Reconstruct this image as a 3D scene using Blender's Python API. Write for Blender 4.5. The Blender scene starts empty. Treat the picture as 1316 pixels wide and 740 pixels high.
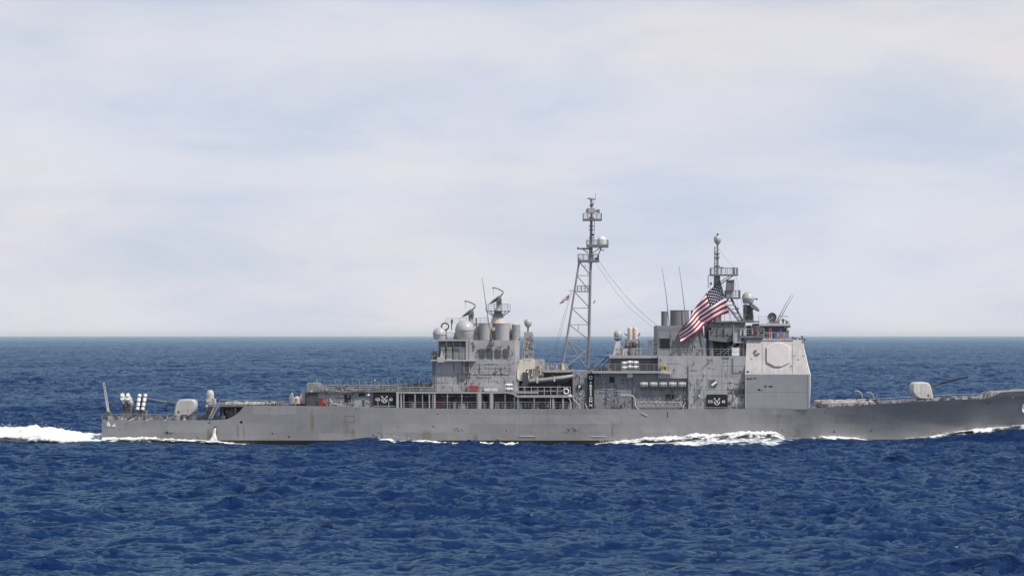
import bpy, bmesh, math, random
import numpy as np
from mathutils import Vector, Matrix

# ------------------------------------------------------------------ camera, sky, sun, exposure
SC = bpy.context.scene
COL = SC.collection
R = math.radians
CAM_D, CAM_H, S = 400.0, 18.0, 7.6        # metres to the ship's near side, eye height, photo pixels per metre there

HAZE_DENSITY = 2.0e-5
cam = bpy.data.cameras.new('camera'); cam_o = bpy.data.objects.new('camera', cam); COL.objects.link(cam_o)
cam_o.location = (0, -CAM_D, CAM_H); cam_o.rotation_euler = (R(90), 0, 0)
cam.sensor_width = 36.0; cam.lens = 36.0 * S * CAM_D / 1316.0
cam.shift_y = 61.0 / 1316.0
cam.clip_start = 1.0; cam.clip_end = 200000.0
SC.camera = cam_o

SUN_AZ = (0.82, -0.57); SUN_EL = R(50)
sun = bpy.data.lights.new('sun', 'SUN'); sun.energy = 4.3; sun.angle = R(0.9); sun.color = (1.0, 0.95, 0.88)
sun_o = bpy.data.objects.new('sun', sun); COL.objects.link(sun_o)
sd = Vector((SUN_AZ[0]*math.cos(SUN_EL), SUN_AZ[1]*math.cos(SUN_EL), math.sin(SUN_EL)))
sun_o.rotation_euler = sd.to_track_quat('Z', 'Y').to_euler()
sun_o.location = (60, -60, 120)

W = bpy.data.worlds.new('World'); SC.world = W; W.use_nodes = True
nt = W.node_tree; nt.nodes.clear()
def N(t, **kw):
    n = nt.nodes.new(t)
    for k, v in kw.items(): setattr(n, k, v)
    return n
def L(a, b): nt.links.new(a, b)
def setramp(n, stops):
    cr = n.color_ramp
    while len(cr.elements) > 1: cr.elements.remove(cr.elements[-1])
    cr.elements[0].position = stops[0][0]; cr.elements[0].color = stops[0][1]
    for p, c in stops[1:]:
        e = cr.elements.new(p); e.color = c
def g(v): return (v, v, v, 1)
out = N('ShaderNodeOutputWorld'); bg = N('ShaderNodeBackground'); bg.inputs['Strength'].default_value = 0.1
sky = N('ShaderNodeTexSky'); sky.sky_type = 'NISHITA'; sky.sun_disc = False
sky.sun_elevation = SUN_EL; sky.sun_rotation = math.atan2(SUN_AZ[0], SUN_AZ[1]); sky.dust_density = 1.5
tc = N('ShaderNodeTexCoord')
mp1 = N('ShaderNodeMapping'); mp1.inputs['Scale'].default_value = (7.5, 7.5, 27.0); L(tc.outputs['Generated'], mp1.inputs['Vector'])
mp1.inputs['Location'].default_value = (3.1, 1.7, 0.6)
nz1 = N('ShaderNodeTexNoise'); nz1.inputs['Scale'].default_value = 1.0; nz1.inputs['Detail'].default_value = 8.0; nz1.inputs['Roughness'].default_value = 0.57
nz1.inputs['Distortion'].default_value = 0.25
L(mp1.outputs[0], nz1.inputs['Vector'])
mp2 = N('ShaderNodeMapping'); mp2.inputs['Scale'].default_value = (3.2, 3.2, 9.0); mp2.inputs['Location'].default_value = (5.3, 0.0, 2.2)
L(tc.outputs['Generated'], mp2.inputs['Vector'])
nz2 = N('ShaderNodeTexNoise'); nz2.inputs['Scale'].default_value = 1.0; nz2.inputs['Detail'].default_value = 3.0; L(mp2.outputs[0], nz2.inputs['Vector'])
r1 = N('ShaderNodeValToRGB'); setramp(r1, [(0.34, (6.05, 6.6, 7.55, 1)), (0.46, (6.9, 7.08, 7.8, 1)), (0.56, (7.5, 7.48, 7.92, 1)), (0.70, (7.9, 7.8, 8.0, 1))])
L(nz1.outputs['Fac'], r1.inputs['Fac'])
r2 = N('ShaderNodeValToRGB'); setramp(r2, [(0.38, (0.935, 0.98, 1.05, 1)), (0.62, (1.03, 1.0, 0.985, 1))]); L(nz2.outputs['Fac'], r2.inputs['Fac'])
mul = N('ShaderNodeMix', data_type='RGBA', blend_type='MULTIPLY'); mul.inputs[0].default_value = 1.0
L(r1.outputs[0], mul.inputs[6]); L(r2.outputs[0], mul.inputs[7])
sx = N('ShaderNodeSeparateXYZ'); L(tc.outputs['Generated'], sx.inputs[0])
cov = N('ShaderNodeValToRGB'); setramp(cov, [(0.0, g(1)), (0.135, g(0.95)), (0.28, g(0.75)), (0.5, g(0.42)), (1.0, g(0.25))]); L(sx.outputs['Z'], cov.inputs['Fac'])
mx = N('ShaderNodeMix', data_type='RGBA'); L(cov.outputs[0], mx.inputs[0]); L(sky.outputs[0], mx.inputs[6]); L(mul.outputs[2], mx.inputs[7])
L(mx.outputs[2], bg.inputs['Color']); L(bg.outputs[0], out.inputs[0])

vs = SC.view_settings; vs.view_transform = 'Standard'; vs.look = 'None'; vs.exposure = 0.0; vs.gamma = 1.0; vs.use_curve_mapping = False
SC.render.engine = 'CYCLES'
SC.cycles.max_bounces = 6; SC.cycles.transparent_max_bounces = 12
SC.cycles.use_denoising = True
SC.cycles.sample_clamp_direct = 2.0; SC.cycles.sample_clamp_indirect = 2.0
SC.render.filter_size = 1.1

# ------------------------------------------------------------------ materials
def new_mat(name):
    m = bpy.data.materials.new(name); m.use_nodes = True
    return m, m.node_tree, m.node_tree.nodes['Principled BSDF']
def paint(name, col, rough=0.55, var=0.14, streak=0.10, scale=0.6, metal=0.0, tint=(1, 0.97, 0.92)):
    m, t, b = new_mat(name)
    b.inputs['Roughness'].default_value = rough; b.inputs['Metallic'].default_value = metal
    ge = t.nodes.new('ShaderNodeNewGeometry')
    n1 = t.nodes.new('ShaderNodeTexNoise'); n1.inputs['Scale'].default_value = scale; n1.inputs['Detail'].default_value = 6; n1.inputs['Roughness'].default_value = 0.62
    t.links.new(ge.outputs['Position'], n1.inputs['Vector'])
    mp = t.nodes.new('ShaderNodeMapping'); mp.inputs['Scale'].default_value = (1.6, 1.6, 0.16); t.links.new(ge.outputs['Position'], mp.inputs['Vector'])
    n2 = t.nodes.new('ShaderNodeTexNoise'); n2.inputs['Scale'].default_value = 1.3; n2.inputs['Detail'].default_value = 4; t.links.new(mp.outputs[0], n2.inputs['Vector'])
    def rng(nd, v):
        r = t.nodes.new('ShaderNodeMapRange'); r.inputs['From Min'].default_value = 0.3; r.inputs['From Max'].default_value = 0.7
        r.inputs['To Min'].default_value = 1 - v; r.inputs['To Max'].default_value = 1 + v; t.links.new(nd.outputs['Fac'], r.inputs['Value']); return r
    a, c = rng(n1, var), rng(n2, streak)
    mm = t.nodes.new('ShaderNodeMath'); mm.operation = 'MULTIPLY'; t.links.new(a.outputs[0], mm.inputs[0]); t.links.new(c.outputs[0], mm.inputs[1])
    v = t.nodes.new('ShaderNodeVectorMath'); v.operation = 'SCALE'; v.inputs[0].default_value = col; t.links.new(mm.outputs[0], v.inputs['Scale'])
    t.links.new(v.outputs[0], b.inputs['Base Color'])
    return m
def hull_paint():
    m = paint('hull_grey_paint', (0.238, 0.234, 0.238), rough=0.5, var=0.11, streak=0.03, scale=0.22)
    t = m.node_tree; b = t.nodes['Principled BSDF']; ln = t.links.new
    src = b.inputs['Base Color'].links[0].from_socket
    ge = t.nodes.new('ShaderNodeNewGeometry'); sp = t.nodes.new('ShaderNodeSeparateXYZ'); ln(ge.outputs['Position'], sp.inputs[0])
    cb = t.nodes.new('ShaderNodeCombineXYZ'); ln(sp.outputs['X'], cb.inputs['X']); ln(sp.outputs['Z'], cb.inputs['Y'])
    br = t.nodes.new('ShaderNodeTexBrick'); br.inputs['Scale'].default_value = 1.0; br.inputs['Brick Width'].default_value = 7.3; br.inputs['Row Height'].default_value = 1.55; br.inputs['Mortar Size'].default_value = 0.02
    br.inputs['Color1'].default_value = (0.88, 0.88, 0.89, 1); br.inputs['Color2'].default_value = (1.10, 1.10, 1.10, 1); br.inputs['Mortar'].default_value = (0.86, 0.86, 0.87, 1); ln(cb.outputs[0], br.inputs['Vector'])
    m1 = t.nodes.new('ShaderNodeMix'); m1.data_type = 'RGBA'; m1.blend_type = 'MULTIPLY'; m1.inputs[0].default_value = 1.0; ln(src, m1.inputs[6]); ln(br.outputs['Color'], m1.inputs[7])
    n = t.nodes.new('ShaderNodeTexNoise'); n.inputs['Scale'].default_value = 0.35; n.inputs['Detail'].default_value = 6; n.inputs['Roughness'].default_value = 0.7; ln(ge.outputs['Position'], n.inputs['Vector'])
    zr = t.nodes.new('ShaderNodeMapRange'); zr.inputs['From Min'].default_value = 2.6; zr.inputs['From Max'].default_value = 0.2; ln(sp.outputs['Z'], zr.inputs['Value'])
    nr = t.nodes.new('ShaderNodeMapRange'); nr.inputs['From Min'].default_value = 0.45; nr.inputs['From Max'].default_value = 0.75; nr.inputs['To Max'].default_value = 0.55; ln(n.outputs['Fac'], nr.inputs['Value'])
    mm = t.nodes.new('ShaderNodeMath'); mm.operation = 'MULTIPLY'; ln(zr.outputs[0], mm.inputs[0]); ln(nr.outputs[0], mm.inputs[1])
    m2 = t.nodes.new('ShaderNodeMix'); m2.data_type = 'RGBA'; ln(mm.outputs[0], m2.inputs[0]); ln(m1.outputs[2], m2.inputs[6]); m2.inputs[7].default_value = (0.30, 0.26, 0.20, 1)
    ln(m2.outputs[2], b.inputs['Base Color'])
    n3 = t.nodes.new('ShaderNodeTexNoise'); n3.inputs['Scale'].default_value = 0.45; n3.inputs['Detail'].default_value = 2; ln(ge.outputs['Position'], n3.inputs['Vector'])
    bp = t.nodes.new('ShaderNodeBump'); bp.inputs['Distance'].default_value = 0.10; bp.inputs['Strength'].default_value = 0.8; ln(n3.outputs['Fac'], bp.inputs['Height']); ln(bp.outputs[0], b.inputs['Normal'])
    return m
M = dict(
    haze=paint('haze_grey_paint', (0.315, 0.31, 0.316), streak=0.07),
    wall=paint('blue_grey_paint_and_shade', (0.222, 0.228, 0.242), streak=0.05, var=0.07),
    low=paint('dull_grey_paint_and_shade', (0.20, 0.20, 0.215), streak=0.08),
    hull=hull_paint(),
    light=paint('light_grey_paint', (0.42, 0.415, 0.41), var=0.08),
    pale=paint('pale_grey_paint_and_sunlight', (0.43, 0.405, 0.40), var=0.13),
    dome=paint('radome_grey', (0.40, 0.40, 0.39), rough=0.4, var=0.05, streak=0.04),
    domew=paint('radome_white', (0.62, 0.62, 0.60), rough=0.4, var=0.05, streak=0.04),
    mid=paint('mid_grey_paint_and_shade', (0.15, 0.152, 0.163)),
    dark=paint('dark_grey_paint_and_shade', (0.055, 0.057, 0.065)),
    deck=paint('deck_grey', (0.085, 0.085, 0.092), rough=0.8, var=0.25),
    black=paint('black_paint', (0.006, 0.006, 0.008), rough=0.85),
    boot=paint('boot_topping_black', (0.014, 0.012, 0.012), rough=0.35),
    white=paint('white_paint', (0.72, 0.72, 0.70), rough=0.45, var=0.06, streak=0.05),
    cream=paint('cream_canvas', (0.55, 0.50, 0.43), rough=0.8, var=0.12),
    pink=paint('weathered_pinkish_white', (0.62, 0.50, 0.46), rough=0.6, var=0.12),
    rust=paint('rust', (0.16, 0.085, 0.04), rough=0.9, var=0.4),
    red=paint('red_paint', (0.28, 0.03, 0.028), rough=0.5),
    yellow=paint('yellow_paint', (0.5, 0.36, 0.08), rough=0.5),
    glass=paint('dark_window_glass', (0.02, 0.024, 0.03), rough=0.12, var=0.1),
    orange=paint('orange_cloth', (0.62, 0.27, 0.10)), blue=paint('blue_cloth', (0.08, 0.17, 0.42)),
    green=paint('green_cloth', (0.07, 0.16, 0.13)), rose=paint('pink_cloth', (0.45, 0.14, 0.28)), navy=paint('navy_cloth', (0.03, 0.04, 0.10)),
    rubber=paint('grey_rubber_tube', (0.27, 0.265, 0.255), rough=0.6),
    face=paint('array_face_grey', (0.47, 0.44, 0.425), var=0.05, streak=0.03), rim=paint('array_rim', (0.54, 0.52, 0.50), var=0.05),
    steel=paint('bare_steel', (0.30, 0.29, 0.27), rough=0.4, var=0.2),
    letters=paint('white_lettering', (0.75, 0.75, 0.73), var=0.03, streak=0.02),
    wire=paint('dark_wire', (0.06, 0.06, 0.065)),
)

# ------------------------------------------------------------------ mesh helpers
def P(px, py, y=0.0):
    """a point of the photograph at ship depth y, in metres"""
    k = (CAM_D + y) / CAM_D
    return Vector(((px - 658.0) / S * k, y, CAM_H - (py - 431.0) / S * k))
def PX(px, y=0.0): return (px - 658.0) / S * (CAM_D + y) / CAM_D
def PZ(py, y=0.0): return CAM_H - (py - 431.0) / S * (CAM_D + y) / CAM_D
WLOC = {}
class MB:
    def __init__(s, *mats):
        s.v = []; s.f = []; s.fm = []; s.mats = list(mats) or ['haze']; s.cur = 0
    def mat(s, m):
        if m not in s.mats: s.mats.append(m)
        s.cur = s.mats.index(m); return s
    def add(s, vs, fs):
        o = len(s.v); s.v.extend([tuple(p) for p in vs])
        for f in fs: s.f.append([i + o for i in f]); s.fm.append(s.cur)
        return s
    def box(s, x0, x1, y0, y1, z0, z1):
        vs = [(x, y, z) for z in (z0, z1) for y in (y0, y1) for x in (x0, x1)]
        return s.add(vs, [(0, 2, 3, 1), (4, 5, 7, 6), (0, 1, 5, 4), (2, 6, 7, 3), (0, 4, 6, 2), (1, 3, 7, 5)])
    def pbox(s, px0, px1, py0, py1, ya, yb):      # photo rectangle of the near face, depth range
        a = P(px0, py1, ya); b = P(px1, py0, ya)
        return s.box(a.x, b.x, ya, yb, a.z, b.z)
    def prism(s, pts, y0, y1, inset=0.0):           # outline in x, z, extruded in y; inset rounds the two sides off
        n = len(pts); cx = sum(p[0] for p in pts)/n; cz = sum(p[1] for p in pts)/n
        if inset:
            d = (y1 - y0)*0.16
            lay = [(y0, 1-inset), (y0+d*0.35, 1-inset*0.4), (y0+d, 1), (y1-d, 1), (y1-d*0.35, 1-inset*0.4), (y1, 1-inset)]
        else: lay = [(y0, 1), (y1, 1)]
        vs = []; fs = []
        for y, k in lay: vs += [(cx+(p[0]-cx)*k, y, cz+(p[1]-cz)*k) for p in pts]
        for l in range(len(lay)-1):
            for i in range(n): fs.append((l*n+i, l*n+(i+1) % n, (l+1)*n+(i+1) % n, (l+1)*n+i))
        fs.append(tuple(range(n-1, -1, -1))); fs.append(tuple((len(lay)-1)*n+i for i in range(n)))
        return s.add(vs, fs)
    def pprism(s, pts, y0, y1, inset=0.0, ref=None):
        q = [P(a, b, y0 if ref is None else ref) for a, b in pts]
        return s.prism([(p.x, p.z) for p in q], y0, y1, inset)
    def loft(s, rings, cap=True):
        n = len(rings[0]); vs = [p for r in rings for p in r]; fs = []
        for l in range(len(rings)-1):
            for i in range(n): fs.append((l*n+i, l*n+(i+1) % n, (l+1)*n+(i+1) % n, (l+1)*n+i))
        if cap:
            fs.append(tuple(range(n-1, -1, -1))); fs.append(tuple((len(rings)-1)*n+i for i in range(n)))
        return s.add(vs, fs)
    def tube(s, a, b, r0=0.05, r1=None, n=8):
        a = Vector(a); b = Vector(b); r1 = r0 if r1 is None else r1
        d = (b - a)
        if d.length < 1e-6: return s
        q = d.to_track_quat('Z', 'Y'); rings = []
        for c, r in ((a, r0), (b, r1)):
            rings.append([c + q @ Vector((r*math.cos(2*math.pi*i/n), r*math.sin(2*math.pi*i/n), 0)) for i in range(n)])
        return s.loft(rings)
    def path(s, pts, r, n=6):
        pts = [Vector(p) for p in pts]; rings = []
        for i, p in enumerate(pts):
            d = pts[min(i+1, len(pts)-1)] - pts[max(i-1, 0)]
            q = d.to_track_quat('Z', 'Y')
            rr = r[i] if isinstance(r, (list, tuple)) else r
            rings.append([p + q @ Vector((rr*math.cos(2*math.pi*k/n), rr*math.sin(2*math.pi*k/n), 0)) for k in range(n)])
        return s.loft(rings)
    def lathe(s, prof, c, n=24, q=None):            # profile [(radius, along)] turned about an axis through c
        c = Vector(c); rings = []
        for r, z in prof:
            ring = []
            for i in range(n):
                v = Vector((max(r, 1e-3)*math.cos(2*math.pi*i/n), max(r, 1e-3)*math.sin(2*math.pi*i/n), z))
                ring.append(c + (q @ v if q else v))
            rings.append(ring)
        return s.loft(rings)
    def rail(s, pts, h=1.05, step=1.6, r=0.032, wires=3, wr=0.02):
        pts = [Vector(p) for p in pts]
        for a, b in zip(pts[:-1], pts[1:]):
            n = max(1, round((b-a).length/step))
            for i in range(n+1):
                p = a.lerp(b, i/n); s.tube(p, p+Vector((0, 0, h)), r, n=5)
            for w in range(wires):
                o = Vector((0, 0, h*(w+1)/wires)); s.tube(a+o, b+o, wr if w < wires-1 else r, n=5)
        return s
    def prail(s, pts, y, **kw): return s.rail([P(a, b, y) for a, b in pts], **kw)
    def build(s, name, parent=None, origin=None, smooth=None, label=None):
        me = bpy.data.meshes.new(name)
        o3 = Vector(origin) if origin is not None else Vector((0, 0, 0))
        me.from_pydata([(v[0]-o3.x, v[1]-o3.y, v[2]-o3.z) for v in s.v], [], s.f)
        for m in s.mats: me.materials.append(M[m])
        me.polygons.foreach_set('material_index', s.fm)
        bm = bmesh.new(); bm.from_mesh(me); bmesh.ops.recalc_face_normals(bm, faces=bm.faces); bm.to_mesh(me); bm.free()
        if smooth:
            me.polygons.foreach_set('use_smooth', [True]*len(me.polygons)); me.set_sharp_from_angle(angle=R(smooth))
        ob = bpy.data.objects.new(name, me); COL.objects.link(ob)
        w = o3; WLOC[ob.name] = w
        if parent is not None:
            ob.parent = parent; ob.location = w - WLOC[parent.name]
        else: ob.location = w
        if label: ob['label'] = label
        return ob
def centre(mb):
    a = np.array(mb.v); return Vector(((a[:, 0].min()+a[:, 0].max())/2, (a[:, 1].min()+a[:, 1].max())/2, a[:, 2].min()))
def tag(o, label, cat, group=None, kind=None):
    if label: o['label'] = label
    if cat: o['category'] = cat
    if group: o['group'] = group
    if kind: o['kind'] = kind
    return o
def empty(name, loc):
    o = bpy.data.objects.new(name, None); COL.objects.link(o); o.location = loc; WLOC[o.name] = Vector(loc); o.empty_display_size = 0.5; return o
def copy_tree(o, loc=None, parent=None):
    c = o.copy(); COL.objects.link(c)
    if parent is not None: c.parent = parent
    if loc is not None: c.location = loc
    for ch in [x for x in bpy.data.objects if x.parent == o]: copy_tree(ch, None, c)
    return c
def text_mesh(name, txt, size, loc, mat, parent=None, depth=0.01, spacing=1.0, line=1.0, align='CENTER', sx=1.0, roty=0.0):
    cu = bpy.data.curves.new(name, 'FONT'); cu.body = txt; cu.size = size; cu.extrude = depth; cu.align_x = align; cu.align_y = 'CENTER'
    cu.space_line = line; cu.space_character = spacing; cu.offset = size*0.02
    t = bpy.data.objects.new(name + '_curve', cu); COL.objects.link(t)
    dg = bpy.context.evaluated_depsgraph_get(); dg.update()
    me = bpy.data.meshes.new_from_object(t.evaluated_get(dg))
    bpy.data.objects.remove(t); bpy.data.curves.remove(cu)
    me.transform(Matrix.Rotation(roty, 4, 'Z') @ Matrix.Rotation(R(90), 4, 'X') @ Matrix.Diagonal((sx, 1, 1, 1)))
    me.materials.clear(); me.materials.append(M[mat]); me.name = name
    o = bpy.data.objects.new(name, me); COL.objects.link(o)
    w = Vector(loc); WLOC[o.name] = w
    if parent is not None: o.parent = parent; o.location = w - WLOC[parent.name]
    else: o.location = w
    return o
rnd = random.Random(7)
def clutter(mb, x0, x1, p0, p1, y, n=20, seed=0, mats=('haze', 'mid', 'light', 'dark')):
    """small fittings on a wall: junction boxes, pipes, cable runs, vents"""
    r = random.Random(seed)
    for i in range(n):
        mb.mat(r.choice(mats))
        x = r.uniform(x0, x1); p = r.uniform(p0, p1); k = r.random()
        if k < 0.5:
            w = r.uniform(0.1, 0.34); h = r.uniform(0.1, 0.42); c = P(x, p, y)
            mb.box(c.x-w/2, c.x+w/2, y-r.uniform(0.04, 0.16), y+0.02, c.z-h/2, c.z+h/2)
        elif k < 0.8:
            q = min(p1, p + r.uniform(4, 16)); rr = r.uniform(0.025, 0.05)
            mb.tube(P(x, p, y-0.08), P(x, q, y-0.08), rr, n=6)
        else:
            q = min(x1, x + r.uniform(4, 20)); rr = r.uniform(0.02, 0.04)
            mb.tube(P(x, p, y-0.08), P(q, p, y-0.08), rr, n=6)
    return mb
def seams(mb, xs, ps, x0, x1, p0, p1, y, m='mid'):
    mb.mat(m)
    for x in xs: c = P(x, p1, y); d = P(x, p0, y); mb.box(c.x-0.03, c.x+0.03, y-0.012, y+0.01, c.z, d.z)
    for p in ps: c = P(x0, p, y); d = P(x1, p, y); mb.box(c.x, d.x, y-0.012, y+0.01, c.z-0.03, c.z+0.03)
    return mb
def ladder(mb, px, p0, p1, y, w=0.45):
    a = P(px, p1, y); b = P(px, p0, y)
    for sgn in (-1, 1): mb.tube(a+Vector((sgn*w/2, 0, 0)), b+Vector((sgn*w/2, 0, 0)), 0.025, n=5)
    n = int((b.z-a.z)/0.3)
    for i in range(n): z = a.z+0.15+0.3*i; mb.tube((a.x-w/2, y, z), (a.x+w/2, y, z), 0.018, n=4)
    return mb

# ------------------------------------------------------------------ hull shape (shared by hull, decks and the sea)
YC = 8.4
# X metres, half breadth at deck, half breadth at waterline, photo row of the deck edge, flare power
def _x(px): return (px - 658.0)/S
STN = [(_x(129), 7.1, 6.6, 539.0, 1), (_x(170), 7.3, 6.9, 539.5, 1), (_x(230), 7.6, 7.3, 539.6, 1), (_x(272), 7.8, 7.55, 539.6, 1),
       (_x(290), 7.9, 7.65, 538.5, 1), (_x(297), 7.95, 7.7, 536, 1), (_x(303), 8.0, 7.75, 532.4, 1), (_x(308), 8.0, 7.8, 528, 1),
       (_x(312), 8.05, 7.8, 523.5, 1), (_x(314.5), 8.05, 7.82, 520.8, 1), (_x(330), 8.1, 7.9, 520.6, 1), (_x(400), 8.3, 8.1, 521.5, 1),
       (_x(480), 8.4, 8.25, 523, 1), (_x(560), 8.4, 8.3, 524.6, 1), (_x(700), 8.4, 8.3, 525.2, 1), (_x(820), 8.4, 8.2, 525.4, 1),
       (_x(900), 8.4, 7.9, 525.3, 1.1), (_x(970), 8.3, 7.3, 525.0, 1.2), (_x(1045), 8.0, 6.2, 524.3, 1.3),
       (_x(1110), 7.4, 5.0, 520.4, 1.4), (_x(1170), 6.8, 3.9, 516.6, 1.5), (_x(1225), 6.0, 2.9, 513.8, 1.6),
       (_x(1268), 5.3, 2.2, 512.4, 1.7), (_x(1275), 5.2, 2.1, 510.3, 1.7), (_x(1281), 5.1, 2.0, 506.6, 1.7), (_x(1288), 5.0, 1.95, 503.6, 1.7),
       (_x(1310), 4.6, 1.6, 502.6, 1.8), (_x(1345), 3.9, 1.1, 501, 1.9), (_x(1385), 2.7, 0.6, 499, 2.0),
       (_x(1420), 1.4, 0.3, 497, 2.0), (_x(1450), 0.25, 0.05, 495.5, 2.0)]
STN = [(x, hd, hw, PZ(p, YC-hd), pw) for x, hd, hw, p, pw in STN]
SX = [s[0] for s in STN]
def hb_wl(x): return np.interp(x, SX, [s[2] for s in STN], left=0.0, right=0.0)
def deck_z(x): return float(np.interp(x, SX, [s[3] for s in STN]))
def half_deck(x): return float(np.interp(x, SX, [s[1] for s in STN]))
def side_y(x, z):
    zd = deck_z(x); hd = half_deck(x); hw = float(hb_wl(x)); pw = float(np.interp(x, SX, [s[4] for s in STN]))
    t = min(1, max(0, z/zd)); return YC - (hw + (hd-hw)*t**pw)

# ------------------------------------------------------------------ the sea
def ocean(Nn, Lt, seed, wind=(0.26, -0.966), lam_p=32.0, cut=0.35):
    rs = np.random.RandomState(seed)
    k1 = 2*np.pi*np.fft.fftfreq(Nn, Lt/Nn); kx, ky = np.meshgrid(k1, k1, indexing='xy'); k = np.hypot(kx, ky); k[0, 0] = 1
    kp = 2*np.pi/lam_p
    cosf = (kx*wind[0]+ky*wind[1])/k
    Ph = np.exp(-1.25*(kp/k)**2)/k**3.3*(0.07+0.93*cosf**4)*np.exp(-(k*cut/6.28)**2); Ph[0, 0] = 0
    h0 = (rs.randn(Nn, Nn)+1j*rs.randn(Nn, Nn))*np.sqrt(Ph)
    low = k < 2*np.pi/9.0
    res = []
    for msk in (low, ~low):
        hh = h0*msk
        h = np.fft.ifft2(hh).real; dx = np.fft.ifft2(-1j*kx/k*hh).real; dy = np.fft.ifft2(-1j*ky/k*hh).real
        res.append([h, dx, dy])
    sg = np.sqrt((res[0][0]+res[1][0]).std()**2)
    return [[a/sg*q for a in r] for r, q in zip(res, (1.3, 1.9))]
OC_N, OC_L, SIGMA = 2048, 460.0, 0.225
OC = ocean(OC_N, OC_L, 11)
def samp(f, x, y):
    u = (x/OC_L*OC_N) % OC_N; v = (y/OC_L*OC_N) % OC_N
    i = np.floor(u).astype(int) % OC_N; j = np.floor(v).astype(int) % OC_N; a = u-np.floor(u); b = v-np.floor(v); i2 = (i+1) % OC_N; j2 = (j+1) % OC_N
    return f[j, i]*(1-a)*(1-b)+f[j, i2]*a*(1-b)+f[j2, i]*(1-a)*b+f[j2, i2]*a*b
# water line along the ship's side as the photograph shows it (photo x, photo y)
WLP = [(-300, 568), (60, 567), (130, 566.5), (200, 568.5), (320, 573.5), (410, 572.5), (440, 566), (470, 562), (500, 563), (560, 569.5), (600, 572.5), (640, 574.5), (730, 575), (770, 573), (860, 567.5),
       (940, 564), (1000, 563), (1060, 563.5), (1130, 566), (1170, 565), (1205, 562), (1240, 558), (1316, 551.5), (1400, 554), (1500, 566), (1700, 568)]
wl_x = [_x(a) for a, b in WLP]; wl_z = [PZ(b) for a, b in WLP]
def noise2(x, y, seed, sc=1.0):
    r = np.random.RandomState(seed); tot = 0
    for o in range(5):
        a = r.rand(256, 256); u = x/sc*2**o; v = y/sc*2**o; i = np.floor(u).astype(int); j = np.floor(v).astype(int); p = u-i; q = v-j
        p = p*p*(3-2*p); q = q*q*(3-2*q)
        g0 = a[i % 256, j % 256]*(1-p)+a[(i+1) % 256, j % 256]*p; g1 = a[i % 256, (j+1) % 256]*(1-p)+a[(i+1) % 256, (j+1) % 256]*p
        tot = tot+(g0*(1-q)+g1*q-0.5)*0.58**o
    return tot
def hull_wave(x, y):
    d = np.abs(y-YC)-np.where((x > SX[0]) & (x < SX[-1]), hb_wl(x), 4.0)
    d = np.maximum(d, 0)
    f = np.exp(-(d/8.5)**2)
    return np.interp(x, wl_x, wl_z)*f, f
def sea(x, y, hi=1.0):
    """x, y arrays -> displaced point"""
    w, f = hull_wave(x, y)
    amp = SIGMA*(1-0.74*f)
    hi = hi*np.clip(1.0+0.85*noise2(x+500.0, (y+900.0)*0.8, 41, 55.0), 0.45, 1.6)
    h = amp*(samp(OC[0][0], x, y)+hi*samp(OC[1][0], x, y))
    dx = -amp*0.85*(samp(OC[0][1], x, y)+hi*samp(OC[1][1], x, y)); dy = -amp*0.85*(samp(OC[0][2], x, y)+hi*samp(OC[1][2], x, y))
    return x+dx, y+dy, h+w
def grid_mesh(name, X, Y, Z, mat, attrs=()):
    nr, nc = X.shape
    me = bpy.data.meshes.new(name); nv = nr*nc; nf = (nr-1)*(nc-1)
    co = np.stack([X, Y, Z], -1).reshape(-1, 3).astype(np.float32)
    idx = np.arange(nv).reshape(nr, nc)
    q = np.stack([idx[:-1, :-1], idx[:-1, 1:], idx[1:, 1:], idx[1:, :-1]], -1).reshape(-1).astype(np.int32)
    me.vertices.add(nv); me.vertices.foreach_set('co', co.ravel())
    me.loops.add(nf*4); me.loops.foreach_set('vertex_index', q)
    me.polygons.add(nf); me.polygons.foreach_set('loop_start', np.arange(0, nf*4, 4, dtype=np.int32))
    me.polygons.foreach_set('use_smooth', np.ones(nf, dtype=bool))
    for an, av in attrs:
        at = me.attributes.new(an, 'FLOAT', 'POINT'); at.data.foreach_set('value', av.reshape(-1).astype(np.float32))
    me.update(calc_edges=True); me.materials.append(mat)
    o = bpy.data.objects.new(name, me); COL.objects.link(o); return o
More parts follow.
